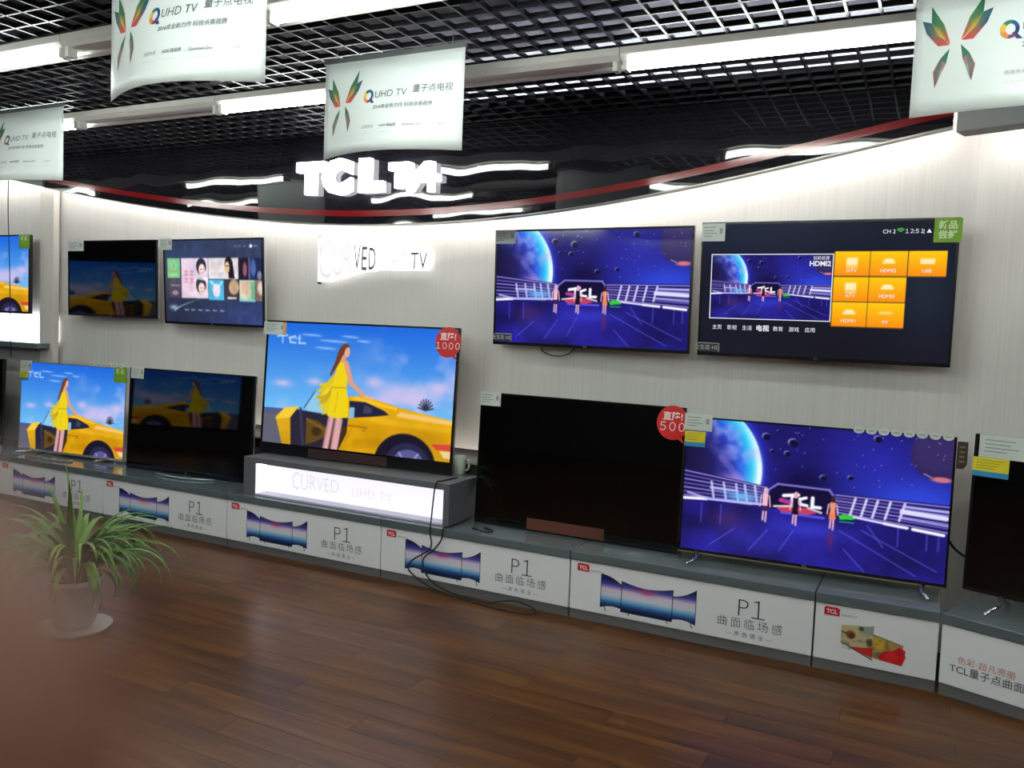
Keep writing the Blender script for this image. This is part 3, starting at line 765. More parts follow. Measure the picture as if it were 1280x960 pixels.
    n1 = noise2(c.H, c.W, (14, 22), 3)
    c.a = np.stack([blur2(c.a[..., k] * (0.86 + 0.28 * n1), 2) for k in range(3)], -1)
    g = c.a.mean(-1, keepdims=True); c.a = (c.a * 0.82 + g * 0.18) * 1.05
    return c.out()

MENU_TILES = [(0.553, 0.215), (0.692, 0.215), (0.833, 0.215), (0.553, 0.398), (0.692, 0.398), (0.553, 0.582), (0.692, 0.582)]
def paint_menu():
    c = Canvas(256, 144, (21, 24, 38))
    c.glow(0.6, 0.95, 0.4, 0.25, (22, 20, 30), 0.8); c.glow(0.2, 0.1, 0.4, 0.2, (30, 36, 60), 0.8); c.glow(0.9, 0.5, 0.12, 0.3, (34, 44, 60), 0.7)
    for i, (x, y) in enumerate(MENU_TILES):
        w_, h_ = 0.136, 0.178
        t = np.clip((c.v - y) / h_, 0, 1)[..., None]
        m = ((c.u >= x) & (c.u < x + w_) & (c.v >= y) & (c.v < y + h_))[..., None]
        c.a = np.where(m, np.array((255, 204, 10.)) * (1 - t) + np.array((250, 144, 16.)) * t, c.a)
        cx, cy = x + w_ / 2, y + 0.072
        if i in (0, 3): c.rect(cx - 0.022, cy - 0.028, cx + 0.022, cy + 0.028, (255, 246, 200), 0.9); c.line(cx - 0.02, cy + 0.04, cx + 0.02, cy + 0.04, 0.005, (255, 240, 190))
        elif i == 2: c.rect(cx - 0.026, cy - 0.018, cx + 0.026, cy + 0.02, (255, 246, 200), 0.85)
        elif i == 6: c.line(cx - 0.02, cy, cx + 0.02, cy, 0.014, (255, 232, 170), 0.6)
        else: c.poly([(cx - 0.026, cy + 0.015), (cx - 0.014, cy - 0.018), (cx + 0.014, cy - 0.018), (cx + 0.026, cy + 0.015)], (255, 246, 200), 0.9)
    return c.out()

def paint_poster():
    """three curved televisions on white, for the plinth fronts"""
    c = Canvas(200, 96, PANEL_RGB)
    def scene(mask, cu_, cv_, wu, hv, pink=True):
        s, t = (c.u - cu_) / wu, (c.v - cv_) / hv
        col = np.zeros_like(c.a)
        ks = [(-0.5, (24, 26, 88)), (-0.30, (84, 80, 180)), (-0.14, (240, 222, 242)), (0.08, (226, 232, 248)), (0.22, (120, 186, 234)), (0.36, (36, 84, 156)), (0.5, (14, 28, 70))]
        col[:] = ks[0][1]
        for (p0, c0), (p1, c1) in zip(ks[:-1], ks[1:]):
            k = np.clip((t - p0) / (p1 - p0), 0, 1)[..., None]; col = col * (1 - k) + np.array(c1, float) * k
        if pink:
            g = np.exp(-((s / 0.16) ** 2 + ((t + 0.27) / 0.12) ** 2))[..., None]; col = col * (1 - 0.85 * g) + np.array((196, 66, 130)) * 0.85 * g
        c.blend(mask, (0, 0, 0)); c.a = c.a + mask[..., None] * col
    def m_quad(x0, x1, top, bot):
        tx = np.clip((c.u - x0) / (x1 - x0), 0, 1)
        return (((c.u >= x0) & (c.u < x1)) & (c.v > top(tx)) & (c.v < bot(tx))).astype(float)
    frame = (20, 20, 40)
    def dev(x0, x1, top, bot, pink):
        m = m_quad(x0, x1, top, bot); c.blend(m, frame)
        m = m_quad(x0 + 0.008, x1 - 0.008, lambda t: top(t) + 0.02, lambda t: bot(t) - 0.03)
        scene(m, (x0 + x1) / 2, 0.5, x1 - x0, 0.72, pink)
    for x in (0.05, 0.30, 0.70, 0.95): c.line(x, 0.86, x + 0.015, 0.97, 0.012, (40, 42, 50))
    dev(0.0, 0.26, lambda t: 0.04 + 0.26 * t - 0.06 * np.sin(PI * t), lambda t: 0.90 - 0.03 * t - 0.06 * np.sin(PI * t), False)
    dev(0.74, 1.0, lambda t: 0.30 - 0.26 * t + 0.06 * np.sin(PI * t), lambda t: 0.87 + 0.03 * t - 0.06 * np.sin(PI * t), False)
    dev(0.225, 0.765, lambda t: 0.14 + 0.10 * np.sin(PI * t), lambda t: 0.92 + 0.0 * t, True)
    return c.out()

def paint_flower():
    c = Canvas(160, 96, PANEL_RGB)
    n1 = noise2(c.H, c.W, (8, 10), 3)
    c.poly([(0.0, 0.12), (0.5, 0.02), (0.5, 0.98), (0.0, 0.62)], (198, 184, 142))
    c.poly([(0.28, 0.12), (0.5, 0.0), (0.5, 0.3), (0.3, 0.26)], (150, 160, 156)); c.ell(0.31, 0.14, 0.04, 0.06, (64, 66, 54), 0.9, 0.5)
    c.ell(0.15, 0.36, 0.075, 0.12, (128, 84, 40), 0.95, 0.4); c.ell(0.16, 0.38, 0.04, 0.07, (92, 40, 24), 0.9, 0.5); c.line(0, 0.3, 0.1, 0.34, 0.03, (96, 64, 40), 0.9)
    c.poly([(0.14, 0.70), (0.36, 0.66), (0.5, 0.62), (0.5, 0.9), (0.36, 0.84)], (196, 46, 46)); c.line(0.0, 0.60, 0.5, 0.96, 0.02, (52, 46, 40))
    c.ell(0.45, 0.5, 0.05, 0.12, (70, 60, 44), 0.8, 0.6)
    c.poly([(0.5, 0.24), (0.95, 0.42), (0.95, 0.98), (0.5, 0.9)], (180, 150, 88)); c.ell(0.60, 0.46, 0.10, 0.16, (214, 176, 50), 0.95, 0.5); c.line(0.5, 0.24, 0.95, 0.42, 0.014, (90, 80, 60))
    c.poly([(0.58, 0.86), (0.66, 0.66), (0.80, 0.60), (0.90, 0.46), (0.99, 0.54), (0.985, 0.66), (1.0, 0.70), (0.95, 0.96), (0.62, 0.92)], (202, 26, 36))
    c.ell(0.78, 0.76, 0.10, 0.14, (228, 50, 52), 0.8, 0.6); c.ell(0.55, 0.8, 0.05, 0.08, (120, 120, 84), 0.8, 0.6)
    m = np.clip((n1 - 0.6) * 6, 0, 1) * (c.u > 0.02) * (c.u < 0.94) * (c.v > 0.3) * (c.v < 0.8)
    c.blend(m * 0.35, (60, 56, 40))
    return c.out()

PIC_space = picture_mesh('space_picture', paint_space())
PIC_car = picture_mesh('car_picture', paint_car())
PIC_home = picture_mesh('home_picture', paint_home())
PIC_menu = picture_mesh('menu_picture', paint_menu())
PIC_poster = picture_mesh('poster_picture', paint_poster())
PIC_flower = picture_mesh('flower_picture', paint_flower())

# ------------------------------------------------------------------ plinth units
SLAB_Z = 0.36
PL_FRONT = 4.05
PL_DEPTH = 0.53
def plinth(label, width, loc, rotz, kind, PL_DEPTH=PL_DEPTH):
    t = empty('display_plinth', loc, (0, 0, rotz)); tag(t, label, 'plinth', 'grey topped display plinths along the wall')
    h = width / 2; g = 0.004
    box('carcass', (-h + g, h - g, 0.02, PL_DEPTH, 0.05, 0.312), M_carcass, t)
    box('kick_board', (-h + g, h - g, 0.008, PL_DEPTH, 0.0, 0.05), M_kick, t)
    box('top_slab', (-h + 0.002, h - 0.002, -0.008, PL_DEPTH, 0.314, SLAB_Z), M_slab, t, 0.004)
    fp = box('front_panel', (-h + g, h - g, 0.0, 0.018, 0.052, 0.312), M_panel, t, 0.003)
    if kind in ('tv', 'flower'):
        lx = -h + 0.075
        lg = prism_xz('logo', [(lx - 0.033, 0.262), (lx + 0.033, 0.262), (lx + 0.033, 0.293), (lx + 0.022, 0.300), (lx - 0.028, 0.300), (lx - 0.033, 0.294)], -0.0025, 0.0, M_logored, fp)
        text('logo_lettering', 'TCL', 0.026, M_logowhite, fp, (lx, -0.0035, 0.279), offset=0.001)
        text('small_lettering', '创意感动生活', 0.011, M_inklight, fp, (lx + 0.075, -0.0015, 0.270))
    if kind == 'tv':
        link('printed_picture', PIC_poster, M_print, fp, loc=(-h + 0.425, -0.0015, 0.068), scale=(0.50, 1, 0.205))
        text('model_lettering', 'P', 0.124, M_ink, fp, (h - 0.325, -0.0015, 0.215), offset=-0.0028)
        text('model_lettering', '１', 0.124, M_ink, fp, (h - 0.252, -0.0015, 0.213), offset=-0.0022)
        text('slogan_lettering', '曲面临场感', 0.054, M_ink, fp, (h - 0.29, -0.0015, 0.140), spacing=1.38, offset=-0.0006)
        text('tagline_lettering', '— 声 色 俱 全 —', 0.026, M_inklight, fp, (h - 0.29, -0.0015, 0.088), spacing=1.18)
    if kind == 'flower':
        link('printed_picture', PIC_flower, M_print, fp, loc=(-h + 0.255, -0.0015, 0.085), scale=(0.27, 1, 0.16))
    if kind == 'words':
        text('slogan_lettering', '色彩·超凡亮丽', 0.034, M_inkpink, fp, (-h + 0.075, -0.0015, 0.172), align='LEFT', spacing=1.1)
        text('model_lettering', 'TCL量子点曲面电视', 0.042, M_ink, fp, (-h + 0.045, -0.0015, 0.130), align='LEFT', spacing=1.02)
    return t
units = [(-7.72, -6.515, 'plain', 'white fronted display plinth at the far left end, no print'),
         (-6.51, -5.302, 'tv', 'display plinth under the far left lit car-advert television, leaves in front of it'),
         (-5.302, -4.09, 'tv', 'display plinth under the dark television with glass foot'),
         (-4.09, -2.858, 'tv', 'display plinth under the left part of the glowing riser'),
         (-2.858, -1.645, 'tv', 'display plinth crossed by the dangling black cable loop'),
         (-1.645, -0.422, 'tv', 'display plinth between the dark television and the lit space-scene television'),
         (-0.422, 0.094, 'flower', 'short display plinth printed with red flower picture')]
for a, b, k, lab in units: plinth(lab, b - a, ((a + b) / 2, PL_FRONT, 0), 0, k)
ang = RW_ANG
wG = 1.2
plinth('display plinth turned toward the viewer with quantum dot lettering', wG, (0.098 + math.cos(ang) * wG / 2, PL_FRONT + math.sin(ang) * wG / 2, 0), ang, 'words', 0.46)

# ------------------------------------------------------------------ glowing riser under the large television
rs = empty('display_riser', (-3.215, 4.10, SLAB_Z)); tag(rs, 'grey box riser with glowing white niche under large car-advert television', 'display riser')
RH = 0.246; RW = 0.785
box('top_board', (-RW, RW, 0, 0.40, RH - 0.038, RH), M_carcass, rs, 0.003)
box('side_board', (-RW, -RW + 0.10, 0.0, 0.40, 0.001, RH - 0.038), M_carcass, rs, 0.002)
box('side_board', (RW - 0.04, RW, 0.0, 0.40, 0.001, RH - 0.038), M_carcass, rs, 0.002)
box('niche_floor', (-RW + 0.10, RW - 0.04, 0.0, 0.40, 0.001, 0.012), M_gloss_lav, rs)
gl = box('glow_panel', (-RW + 0.10, RW - 0.04, 0.10, 0.115, 0.012, RH - 0.038), M_glow, rs); gl['label'] = 'glowing white back panel'
box('glow_panel', (-RW + 0.10, -RW + 0.106, 0.004, 0.10, 0.012, RH - 0.038), M_glow, rs)
box('led_spot', (-RW + 0.11, -RW + 0.15, 0.012, 0.05, RH - 0.05, RH - 0.038), M_led_bright, rs)
def tall_warp(a, x0, x1, h0, h1):
    def f(co):
        t = np.clip((co[:, 0] - a[0]) / (a[1] - a[0]), 0, 1)
        co = co.copy(); co[:, 2] *= h0 + (h1 - h0) * t; co[:, 0] = x0 + (x1 - x0) * t
        return co
    return f
bigtxt = text_mesh('CURVED', 0.1, warp=tall_warp((-0.19, 0.19), -0.40, -0.02, 1.7, 1.15), offset=-0.002)
link('niche_lettering', bigtxt, M_niche_text, rs, loc=(-0.06, 0.098, 0.105))
text('niche_lettering', 'UHD TV', 0.085, M_niche_text, rs, (0.17, 0.098, 0.09), offset=-0.002)

# ------------------------------------------------------------------ televisions
def television(label, x, Y, z, w, h, yaw, tilt, pic=None, bez=(0.011, 0.011, 0.011, 0.018), bezel=None, back=0.045, feet=None, wall=False, speaker=None, logo_x=0.0, group=None, edge=None, pil=0.0):
    t = empty('television', (x, Y, z), (-math.radians(tilt), 0, math.radians(yaw)))
    tag(t, label, 'television', group or 'televisions on display')
    l, r, tp, b = bez
    bm_ = bezel or M_bezel
    frame_mesh('bezel', -w / 2, w / 2, 0, h, l, r, tp, b, -0.003, 0.012, bm_, t)
    box('back_shell', (-w / 2 + 0.002, w / 2 - 0.002, 0.012, 0.03, 0.002, h - 0.002), edge or M_tvback, t, 0.004)
    box('electronics_housing', (-w * 0.36, w * 0.36, 0.03, back + 0.02, 0.03, h * 0.62), M_tvback, t, 0.012)
    sw, sh = w - l - r, h - tp - b
    if pic is not None:
        link('screen', pic, M_screen, t, loc=((l - r) / 2, 0.002, b), scale=(sw, 1, sh))
        box('screen_glass', (-w / 2 + l, w / 2 - r, 0.003, 0.012, b, h - tp), M_off, t)
    else:
        box('screen', (-w / 2 + l, w / 2 - r, 0.0, 0.012, b, h - tp), M_off, t)
    text('brand_mark', 'TCL', 0.014, M_bezel_silver, t, (logo_x, -0.0042, b * 0.5))
    if speaker:
        s0, s1, s2, m = speaker
        o = box('speaker_panel', (s0, s1, -0.006, 0.0, 0.004, s2), m, t, 0.002)
    if feet:
        for fx, fz in feet:
            bm = bmesh.new()
            add_tube(bm, [(fx, 0.02, 0.01), (fx - 0.015 * np.sign(fx), -0.05, fz * 0.45), (fx + 0.012 * np.sign(fx), -0.14, fz + 0.008)], [0.010, 0.009, 0.007], 8)
            add_tube(bm, [(fx, 0.02, 0.01), (fx, 0.09, fz * 0.5), (fx, 0.14, fz + 0.008)], [0.010, 0.009, 0.007], 8)
            bmesh.ops.recalc_face_normals(bm, faces=bm.faces)
            link('foot', bm_mesh(bm, 'foot', True), M_chrome, t)
    if wall:
        d = WALL_Y - Y
        box('wall_bracket', (-0.22, 0.22, back + 0.018, max(back + 0.03, d - 0.006 if wall is True else wall), h * 0.25, h * 0.6), M_black, t)
    return t

UPG = 'televisions hung in the upper row'; LOG = 'televisions standing in the lower row'
tv_upR = television('upper row television at right showing orange input tiles menu', -0.542, 4.48, 1.411, 1.209, 0.700, -0.5, -3.2, PIC_menu, bezel=M_bezel, wall=True, edge=M_bezel_grey, group=UPG)
tv_upM = television('upper row television showing blue space racing scene', -1.793, 4.48, 1.413, 1.218, 0.682, -2.3, -1.6, PIC_space, wall=True, edge=M_bezel_grey, group=UPG)
tv_home = television('upper row television showing grey-blue home screen with film tiles', -4.702, 4.48, 1.444, 1.022, 0.624, -2.2, -2.9, PIC_home, wall=True, edge=M_bezel_silver, group=UPG)
tv_dark = television('upper row switched-off television reflecting a yellow car', -5.816, 4.50, 1.474, 1.006, 0.598, 0.8, -1.0, None, bezel=M_bezel, wall=True, edge=M_bezel_silver, group=UPG)
tv_edge = television('television cut by left picture edge, car advert, above the glowing shelf', -7.36, 4.44, 1.468, 1.235, 0.655, 0, 0, PIC_car, wall=0.134, group=UPG)
tv_big = television('large television on the glowing riser showing woman in yellow dress', -3.292, 4.30, 0.612, 1.457, 0.890, 2.9, 3.2, PIC_car, bez=(0.014, 0.014, 0.012, 0.075), edge=M_bezel_grey, speaker=(-0.33, 0.275, 0.062, M_brown2), group=LOG)
tv_blk = television('large switched-off black television with brown speaker panel and 500 sticker', -1.758, 4.30, 0.366, 1.224, 0.768, 0.1, 2.0, None, bez=(0.008, 0.008, 0.008, 0.014), edge=M_bezel_grey, speaker=(-0.27, 0.20, 0.068, M_brown), group=LOG)
tv_spc = television('lower row television showing blue space racing scene on chrome feet', -0.508, 4.28, 0.400, 1.242, 0.699, 2.9, 1.3, PIC_space, bez=(0.010, 0.010, 0.008, 0.016), feet=((-0.53, -0.038), (0.53, -0.038)), edge=M_bezel_gold, group=LOG)
box('bottom_trim', (-0.621, 0.621, -0.006, 0.012, -0.004, 0.003), M_bezel_gold, tv_spc)
tv_lo1 = television('lower row television at far left showing woman in yellow dress and yellow car', -6.026, 4.30, 0.376, 1.115, 0.716, 5.7, 2.3, PIC_car, bezel=M_bezel_silver, bez=(0.010, 0.012, 0.010, 0.016), edge=M_bezel_silver, feet=((-0.4, -0.004), (0.4, -0.004)), group=LOG)
tv_lo2 = television('lower row switched-off television beside the riser reflecting a yellow car', -4.746, 4.30, 0.366, 1.159, 0.745, 3.7, 2.2, None, edge=M_bezel_silver, group=LOG)
tv_cut = television('sliver of switched-off television at the lower left picture edge', -7.52, 4.30, 0.366, 1.23, 0.72, 0, 2.0, None, group=LOG)
RT = Vector((math.cos(ang), math.sin(ang), 0))
rt_left = Vector((0.165, 4.24, 0)); rt_c = rt_left + RT * 0.66
tv_rt = television('switched-off television cut by the right picture edge, champagne edged', rt_c.x, rt_c.y, 0.43, 1.3, 0.70, -20, 1.5, None, edge=M_bezel_gold, bezel=M_bezel, bez=(0.012, 0.012, 0.01, 0.016), feet=((-0.5, -0.066), (0.5, -0.066)), group=LOG)
# a small stray foot of curved glass under the dark television
bm = bmesh.new()
N_ = 20; A = []
for i in range(N_ + 1):
    a = PI * (0.12 + 0.76 * i / N_)
    for rr, zz in ((0.30, 0.0), (0.30, 0.010), (0.255, 0.010), (0.255, 0.0)):
        A.append(bm.verts.new((rr * math.cos(a), -(rr * math.sin(a)) * 0.5 + 0.02, zz)))
for i in range(N_):
    for k in range(4):
        bm.faces.new((A[i * 4 + k], A[i * 4 + (k + 1) % 4], A[(i + 1) * 4 + (k + 1) % 4], A[(i + 1) * 4 + k]))
bm.faces.new(A[:4]); bm.faces.new(list(reversed(A[-4:])))
bmesh.ops.recalc_face_normals(bm, faces=bm.faces)
o = link('stand_base', bm_mesh(bm, 'stand_base', True), mat('glass_base', (170, 186, 190), 0.08, 0.6), tv_lo2, loc=(0.02, 0.0, -0.005))
o['label'] = 'shiny curved base plate'

# on-screen words of the menu
def on_screen(tv, w, h, bez, u, v): return ((u - 0.5) * (w - bez[0] - bez[1]), 0.0, bez[3] + (1 - v) * (h - bez[2] - bez[3]))
B0 = (0.011, 0.011, 0.011, 0.018)
def ui(tv, w, h, body, u, v, size, m=M_uitext, name='screen_text', **k):
    p = on_screen(tv, w, h, B0, u, v); return text(name, body, size, m, tv, (p[0], 0.0005, p[2]), **k)
for i, body in enumerate(['主页', '影视', '生活', '电视', '教育', '游戏', '应用']):
    ui(tv_upR, 1.209, 0.70, body, 0.075 + 0.066 * i, 0.80, 0.034 if i == 3 else 0.026, offset=0.0008 if i == 3 else 0)
for (x, y), b in zip(MENU_TILES, ['DTV', 'HDMI2', 'USB', 'ATV', 'HDMI3', 'HDMI1', 'AV']):
    ui(tv_upR, 1.209, 0.70, b, x + 0.068, y + 0.138, 0.024)
ui(tv_upR, 1.209, 0.70, '１２:５１', 0.848, 0.075, 0.026, spacing=0.66); ui(tv_upR, 1.209, 0.70, 'CH 2', 0.755, 0.075, 0.026); ui(tv_upR, 1.209, 0.70, '| ▲', 0.895, 0.075, 0.024)
# little wireless symbol: fan of two arcs
bm = bmesh.new()
for rr in (0.006, 0.013, 0.020):
    pts = [(rr * math.cos(a), 0, rr * math.sin(a)) for a in np.linspace(PI * 0.2, PI * 0.8, 7)]
    add_tube(bm, pts, 0.002, 5)
p = on_screen(tv_upR, 1.209, 0.70, B0, 0.797, 0.082)
link('signal_symbol', bm_mesh(bm, 'signal_symbol'), M_uigreen, tv_upR, loc=(p[0], 0.0, p[2]))
p = on_screen(tv_upR, 1.209, 0.70, B0, 0.294, 0.725)
sh_ = 0.70 - 0.029; sw_ = 1.209 - 0.022
link('inset_picture', PIC_space, M_screen, tv_upR, loc=(p[0], 0.0008, p[2]), scale=(0.505 * sw_, 1, 0.49 * sh_))
iw, ih = 0.505 * sw_ / 2, 0.49 * sh_
frame_mesh('inset_frame', p[0] - iw - 0.004, p[0] + iw + 0.004, p[2] - 0.004, p[2] + ih + 0.004, 0.004, 0.004, 0.004, 0.004, -0.001, 0.001, M_uitext, tv_upR)
ui(tv_upR, 1.209, 0.70, 'HDMI2', 0.497, 0.303, 0.034, offset=0.001); ui(tv_upR, 1.209, 0.70, '当前信源', 0.50, 0.262, 0.020, m=M_uitext)

# ------------------------------------------------------------------ cards, stickers and tags fixed to the televisions
def anchor(tv, dx, dz, dy=0.0):
    """a world point and rotation for something fixed to a television's face"""
    e = tv.rotation_euler
    Mx = Matrix.Translation(tv.location) @ e.to_matrix().to_4x4()
    return Mx @ Vector((dx, dy, dz)), e.copy()
def card(tv, dx, dz, w, h, label, orange=False):
    """dx,dz: lower left corner on the television face"""
    p, e = anchor(tv, dx + w / 2, dz, -0.0045)
    t = empty('price_card', p, e); tag(t, label, 'price card', 'price cards on the televisions')
    box('card', (-w / 2, w / 2, -0.0022, 0, 0, h), M_card, t)
    lines = []
    for k, f in enumerate((0.78, 0.6, 0.44, 0.28)):
        lines.append((-w * 0.40, -w * 0.40 + w * (0.5, 0.42, 0.55, 0.36)[k], -0.003, -0.0022, h * f - 0.002, h * f + 0.003))
    each_box('printed_line', lines, M_cardline, t)
    box('printed_stamp', (w * 0.27, w * 0.40, -0.003, -0.0022, h * 0.42, h * 0.74), M_cardline, t)
    if orange: box('orange_strip', (w * 0.36, w * 0.5, -0.0034, -0.0022, 0.0, h), mat('orange_strip', (216, 170, 110), 0.5), t)
    return t
def energy(tv, dx, dz, w, h, label):
    p, e = anchor(tv, dx + w / 2, dz, -0.0045)
    t = empty('energy_label', p, e); tag(t, label, 'energy label', 'yellow energy labels')
    box('yellow_field', (-w / 2, w / 2, -0.002, 0, h * 0.28, h), M_yellow, t); box('blue_field', (-w / 2, w / 2, -0.002, 0, 0, h * 0.28), M_blue, t)
    each_box('printed_line', [(-w * 0.4, w * (0.1 + 0.08 * k), -0.0028, -0.002, h * f, h * f + 0.004) for k, f in enumerate((0.42, 0.56, 0.7, 0.84))], mat('energy_print', (176, 160, 30), 0.6), t)
def green(tv, dx, dz, w, h, lines, label):
    p, e = anchor(tv, dx + w / 2, dz, -0.0048)
    t = empty('green_sticker', p, e); tag(t, label, 'sticker', 'green square stickers')
    box('sticker', (-w / 2, w / 2, -0.002, 0, 0, h), M_green, t, 0.001)
    for i, s in enumerate(lines): text('sticker_lettering', s, h * 0.36, M_greentext, t, (0, -0.003, h * (0.70 - 0.4 * i)), offset=0.001)
    return t
def promo(tv, cx, cz, r, num, label):
    p, e = anchor(tv, cx, cz, -0.0048)
    t = empty('promotion_sticker', p, e); tag(t, label, 'sticker', 'red round promotion stickers')
    pts = [(r * math.cos(a), r * 1.06 * math.sin(a)) for a in np.linspace(-PI * 0.30, PI * 1.62, 36)] + [(r * 0.78, -r * 1.25)]
    prism_xz('sticker', pts, -0.0022, 0, M_promo, t)
    text('promotion_lettering', '直降!', r * 0.56, M_promotext, t, (0, -0.0032, r * 0.36), offset=0.0012)
    text('promotion_number', num.translate(str.maketrans('0123456789', '０１２３４５６７８９')), r * (0.72 if len(num) == 3 else 0.62), M_promotext, t, (0.0, -0.0032, -r * 0.28), spacing=0.62)
    return t
card(tv_upR, -0.604, 0.602, 0.122, 0.092, 'price card on the orange-tile menu television')
card(tv_upM, -0.609, 0.60, 0.138, 0.078, 'price card on the upper space-scene television')
card(tv_home, -0.545, 0.548, 0.135, 0.088, 'price card on the grey-blue home-screen television')
card(tv_dark, -0.503, 0.515, 0.19, 0.083, 'price card on the upper switched-off television')
card(tv_big, -0.75, 0.795, 0.185, 0.085, 'price card with orange strip on the large car-advert television', True)
card(tv_blk, -0.612, 0.69, 0.132, 0.08, 'price card on the black television with 500 sticker')
card(tv_spc, -0.625, 0.628, 0.140, 0.085, 'price card above the yellow label on the lower space-scene television')
energy(tv_spc, -0.620, 0.545, 0.105, 0.078, 'yellow and blue energy label on the lower space-scene television')
card(tv_lo1, -0.56, 0.635, 0.12, 0.085, 'price card on the far left lower car-advert television')
energy(tv_lo1, -0.565, 0.56, 0.095, 0.072, 'yellow energy label on the far left lower car-advert television')
card(tv_lo2, -0.565, 0.665, 0.125, 0.085, 'price card on the lower switched-off television beside the riser')
card(tv_rt, -0.63, 0.60, 0.24, 0.10, 'price card with orange strip on the television at right edge', True)
energy(tv_rt, -0.65, 0.515, 0.145, 0.084, 'yellow and blue energy label on the television at right edge')
green(tv_upR, 0.495, 0.585, 0.118, 0.112, ['新品', '尝鲜'], 'bright green square sticker on the orange-tile menu television')
green(tv_edge, 0.485, 0.54, 0.14, 0.115, ['新品'], 'green square sticker on the television above the glowing shelf')
green(tv_lo1, 0.43, 0.60, 0.125, 0.12, ['新品'], 'green square sticker on the far left lower car-advert television')
promo(tv_big, 0.655, 0.80, 0.088, '1000', 'red round sticker reading 1000 on large car-advert television')
promo(tv_blk, 0.545, 0.685, 0.086, '500', 'red round sticker reading 500 on the black television')
def corner_label(tv, dx, dz, w, h, body, label):
    p, e = anchor(tv, dx + w / 2, dz, -0.0048)
    t = empty('corner_label', p, e); tag(t, label, 'sticker', 'small dark corner labels')
    box('label_plate', (-w / 2, w / 2, -0.0018, 0, 0, h), mat('label_dark', (40, 40, 44), 0.4), t)
    each_box('label_border', [(-w / 2, w / 2, -0.0026, -0.0018, h - 0.003, h), (w / 2 - 0.003, w / 2, -0.0026, -0.0018, 0, h)], M_badge, t)
    text('label_lettering', body, h * 0.62, M_badge, t, (-w * 0.05, -0.0026, h * 0.45))
corner_label(tv_upR, -0.605, 0.022, 0.118, 0.046, '全生态 HD', 'small dark corner label on the orange-tile menu television')
corner_label(tv_upM, -0.60, 0.022, 0.12, 0.045, '全生态 HD', 'small dark corner label on the upper space-scene television')
def badges(tv, x0, x1, z, n, rw, rh, m, label):
    p, e = anchor(tv, 0, z, -0.006)
    t = empty('badge_strip', p, e); tag(t, label, 'badge strip', 'strips of round feature badges')
    for k in range(n):
        x = x0 + (x1 - x0) * k / (n - 1)
        pts = [(x + rw * math.cos(a), rh * math.sin(a)) for a in np.linspace(0, 2 * PI, 17)[:-1]]
        b_ = prism_xz('badge', pts, -0.003, 0.0, m, t)
        box('badge_mark', (x - rw * 0.5, x + rw * 0.5, -0.0038, -0.003, -rh * 0.15, rh * 0.15), M_cardline, b_)
    return t
badges(tv_spc, 0.205, 0.585, 0.697, 8, 0.024, 0.017, M_badge, 'row of round white badges along the top of the space-scene television')
badges(tv_lo1, 0.21, 0.50, 0.728, 6, 0.022, 0.018, M_badge, 'row of round silver badges above the far left car-advert television')
p, e = anchor(tv_spc, 0.642, 0.555, 0.006)
t = empty('hang_tag', p, e); tag(t, 'dark brown tag on the right side of the space-scene television', 'tag')
prism_xz('tag', [(-0.018, 0.0), (0.012, 0.0), (0.026, 0.022), (0.026, 0.125), (-0.018, 0.125)], -0.003, 0.0, M_tagbrown, t)
each_box('printed_line', [(-0.008, 0.014, -0.0036, -0.003, z, z + 0.008) for z in (0.03, 0.052, 0.074, 0.096)], M_tagprint, t)

# ------------------------------------------------------------------ lit signs
sg = empty('brand_sign', (-3.15, FASC_Y - 0.005, 2.385)); tag(sg, 'glowing white TCL TV letters on the black fascia', 'sign')
def letter(name, body, size, x, z, off, hscale=1.0, wscale=1.0, parent=sg):
    me = text_mesh(body, size, extrude=0.018, offset=off, warp=lambda co: co * np.array([wscale, 1, hscale]))
    o = link(name, me, M_sign, parent, loc=(x, -0.022, z))
    return o
letter('letter_t', 'T', 0.235, -0.41, 0.0, 0.020, 1.0, 1.25)
letter('letter_c', 'C', 0.250, -0.205, 0.0, 0.022, 1.0, 1.12)
letter('letter_l', 'L', 0.235, 0.045, 0.0, 0.021, 1.0, 1.3)
letter('letter_t', 'T', 0.178, 0.255, -0.008, 0.014, 1.0, 1.1)
def free_letter(name, poly): return prism_xz(name, poly, -0.04, -0.004, M_sign, sg)
# slanted v running into the plus
free_letter('letter_v', [(0.308, 0.062), (0.345, 0.068), (0.352, -0.005), (0.435, 0.07), (0.478, 0.07), (0.352, -0.10), (0.318, -0.10)])
boxes('plus_mark', [(0.458, 0.496, -0.04, -0.004, -0.105, 0.068), (0.40, 0.535, -0.041, -0.003, -0.045, -0.005)], M_sign, sg, 0.004)

cs = empty('curved_sign', (-3.36, WALL_Y, 1.93)); tag(cs, 'backlit wall sign with CURVED UHD TV letters above large television', 'sign')
def halo_letter(ch, x, zc, w_, h_, bright):
    me = text_mesh(ch, 0.1)
    co = np.array([v.co[:] for v in me.vertices]); mn, mx = co.min(0), co.max(0)
    s = np.array([w_ / max(mx[0] - mn[0], 1e-4), 1, h_ / max(mx[2] - mn[2], 1e-4)])
    def wp(off):
        m2 = text_mesh(ch, 0.1, offset=off)
        c2 = np.array([v.co[:] for v in m2.vertices])
        c2 = (c2 - np.array([(mn[0] + mx[0]) / 2, 0, (mn[2] + mx[2]) / 2])) * s
        m2.vertices.foreach_set('co', c2.astype(np.float32).ravel()); m2.update(); return m2
    L = link('letter', wp(0.0004), M_letterface if bright else M_lettergrey, cs, loc=(x, -0.052, zc))
    L['label'] = 'glowing letter ' + ch
    # light box behind each letter, washing the wall
    box('letter_light', (-w_ * 0.62, w_ * 0.62, 0.012, 0.03, -h_ * 0.56, h_ * 0.56), M_halo, L, 0.008)
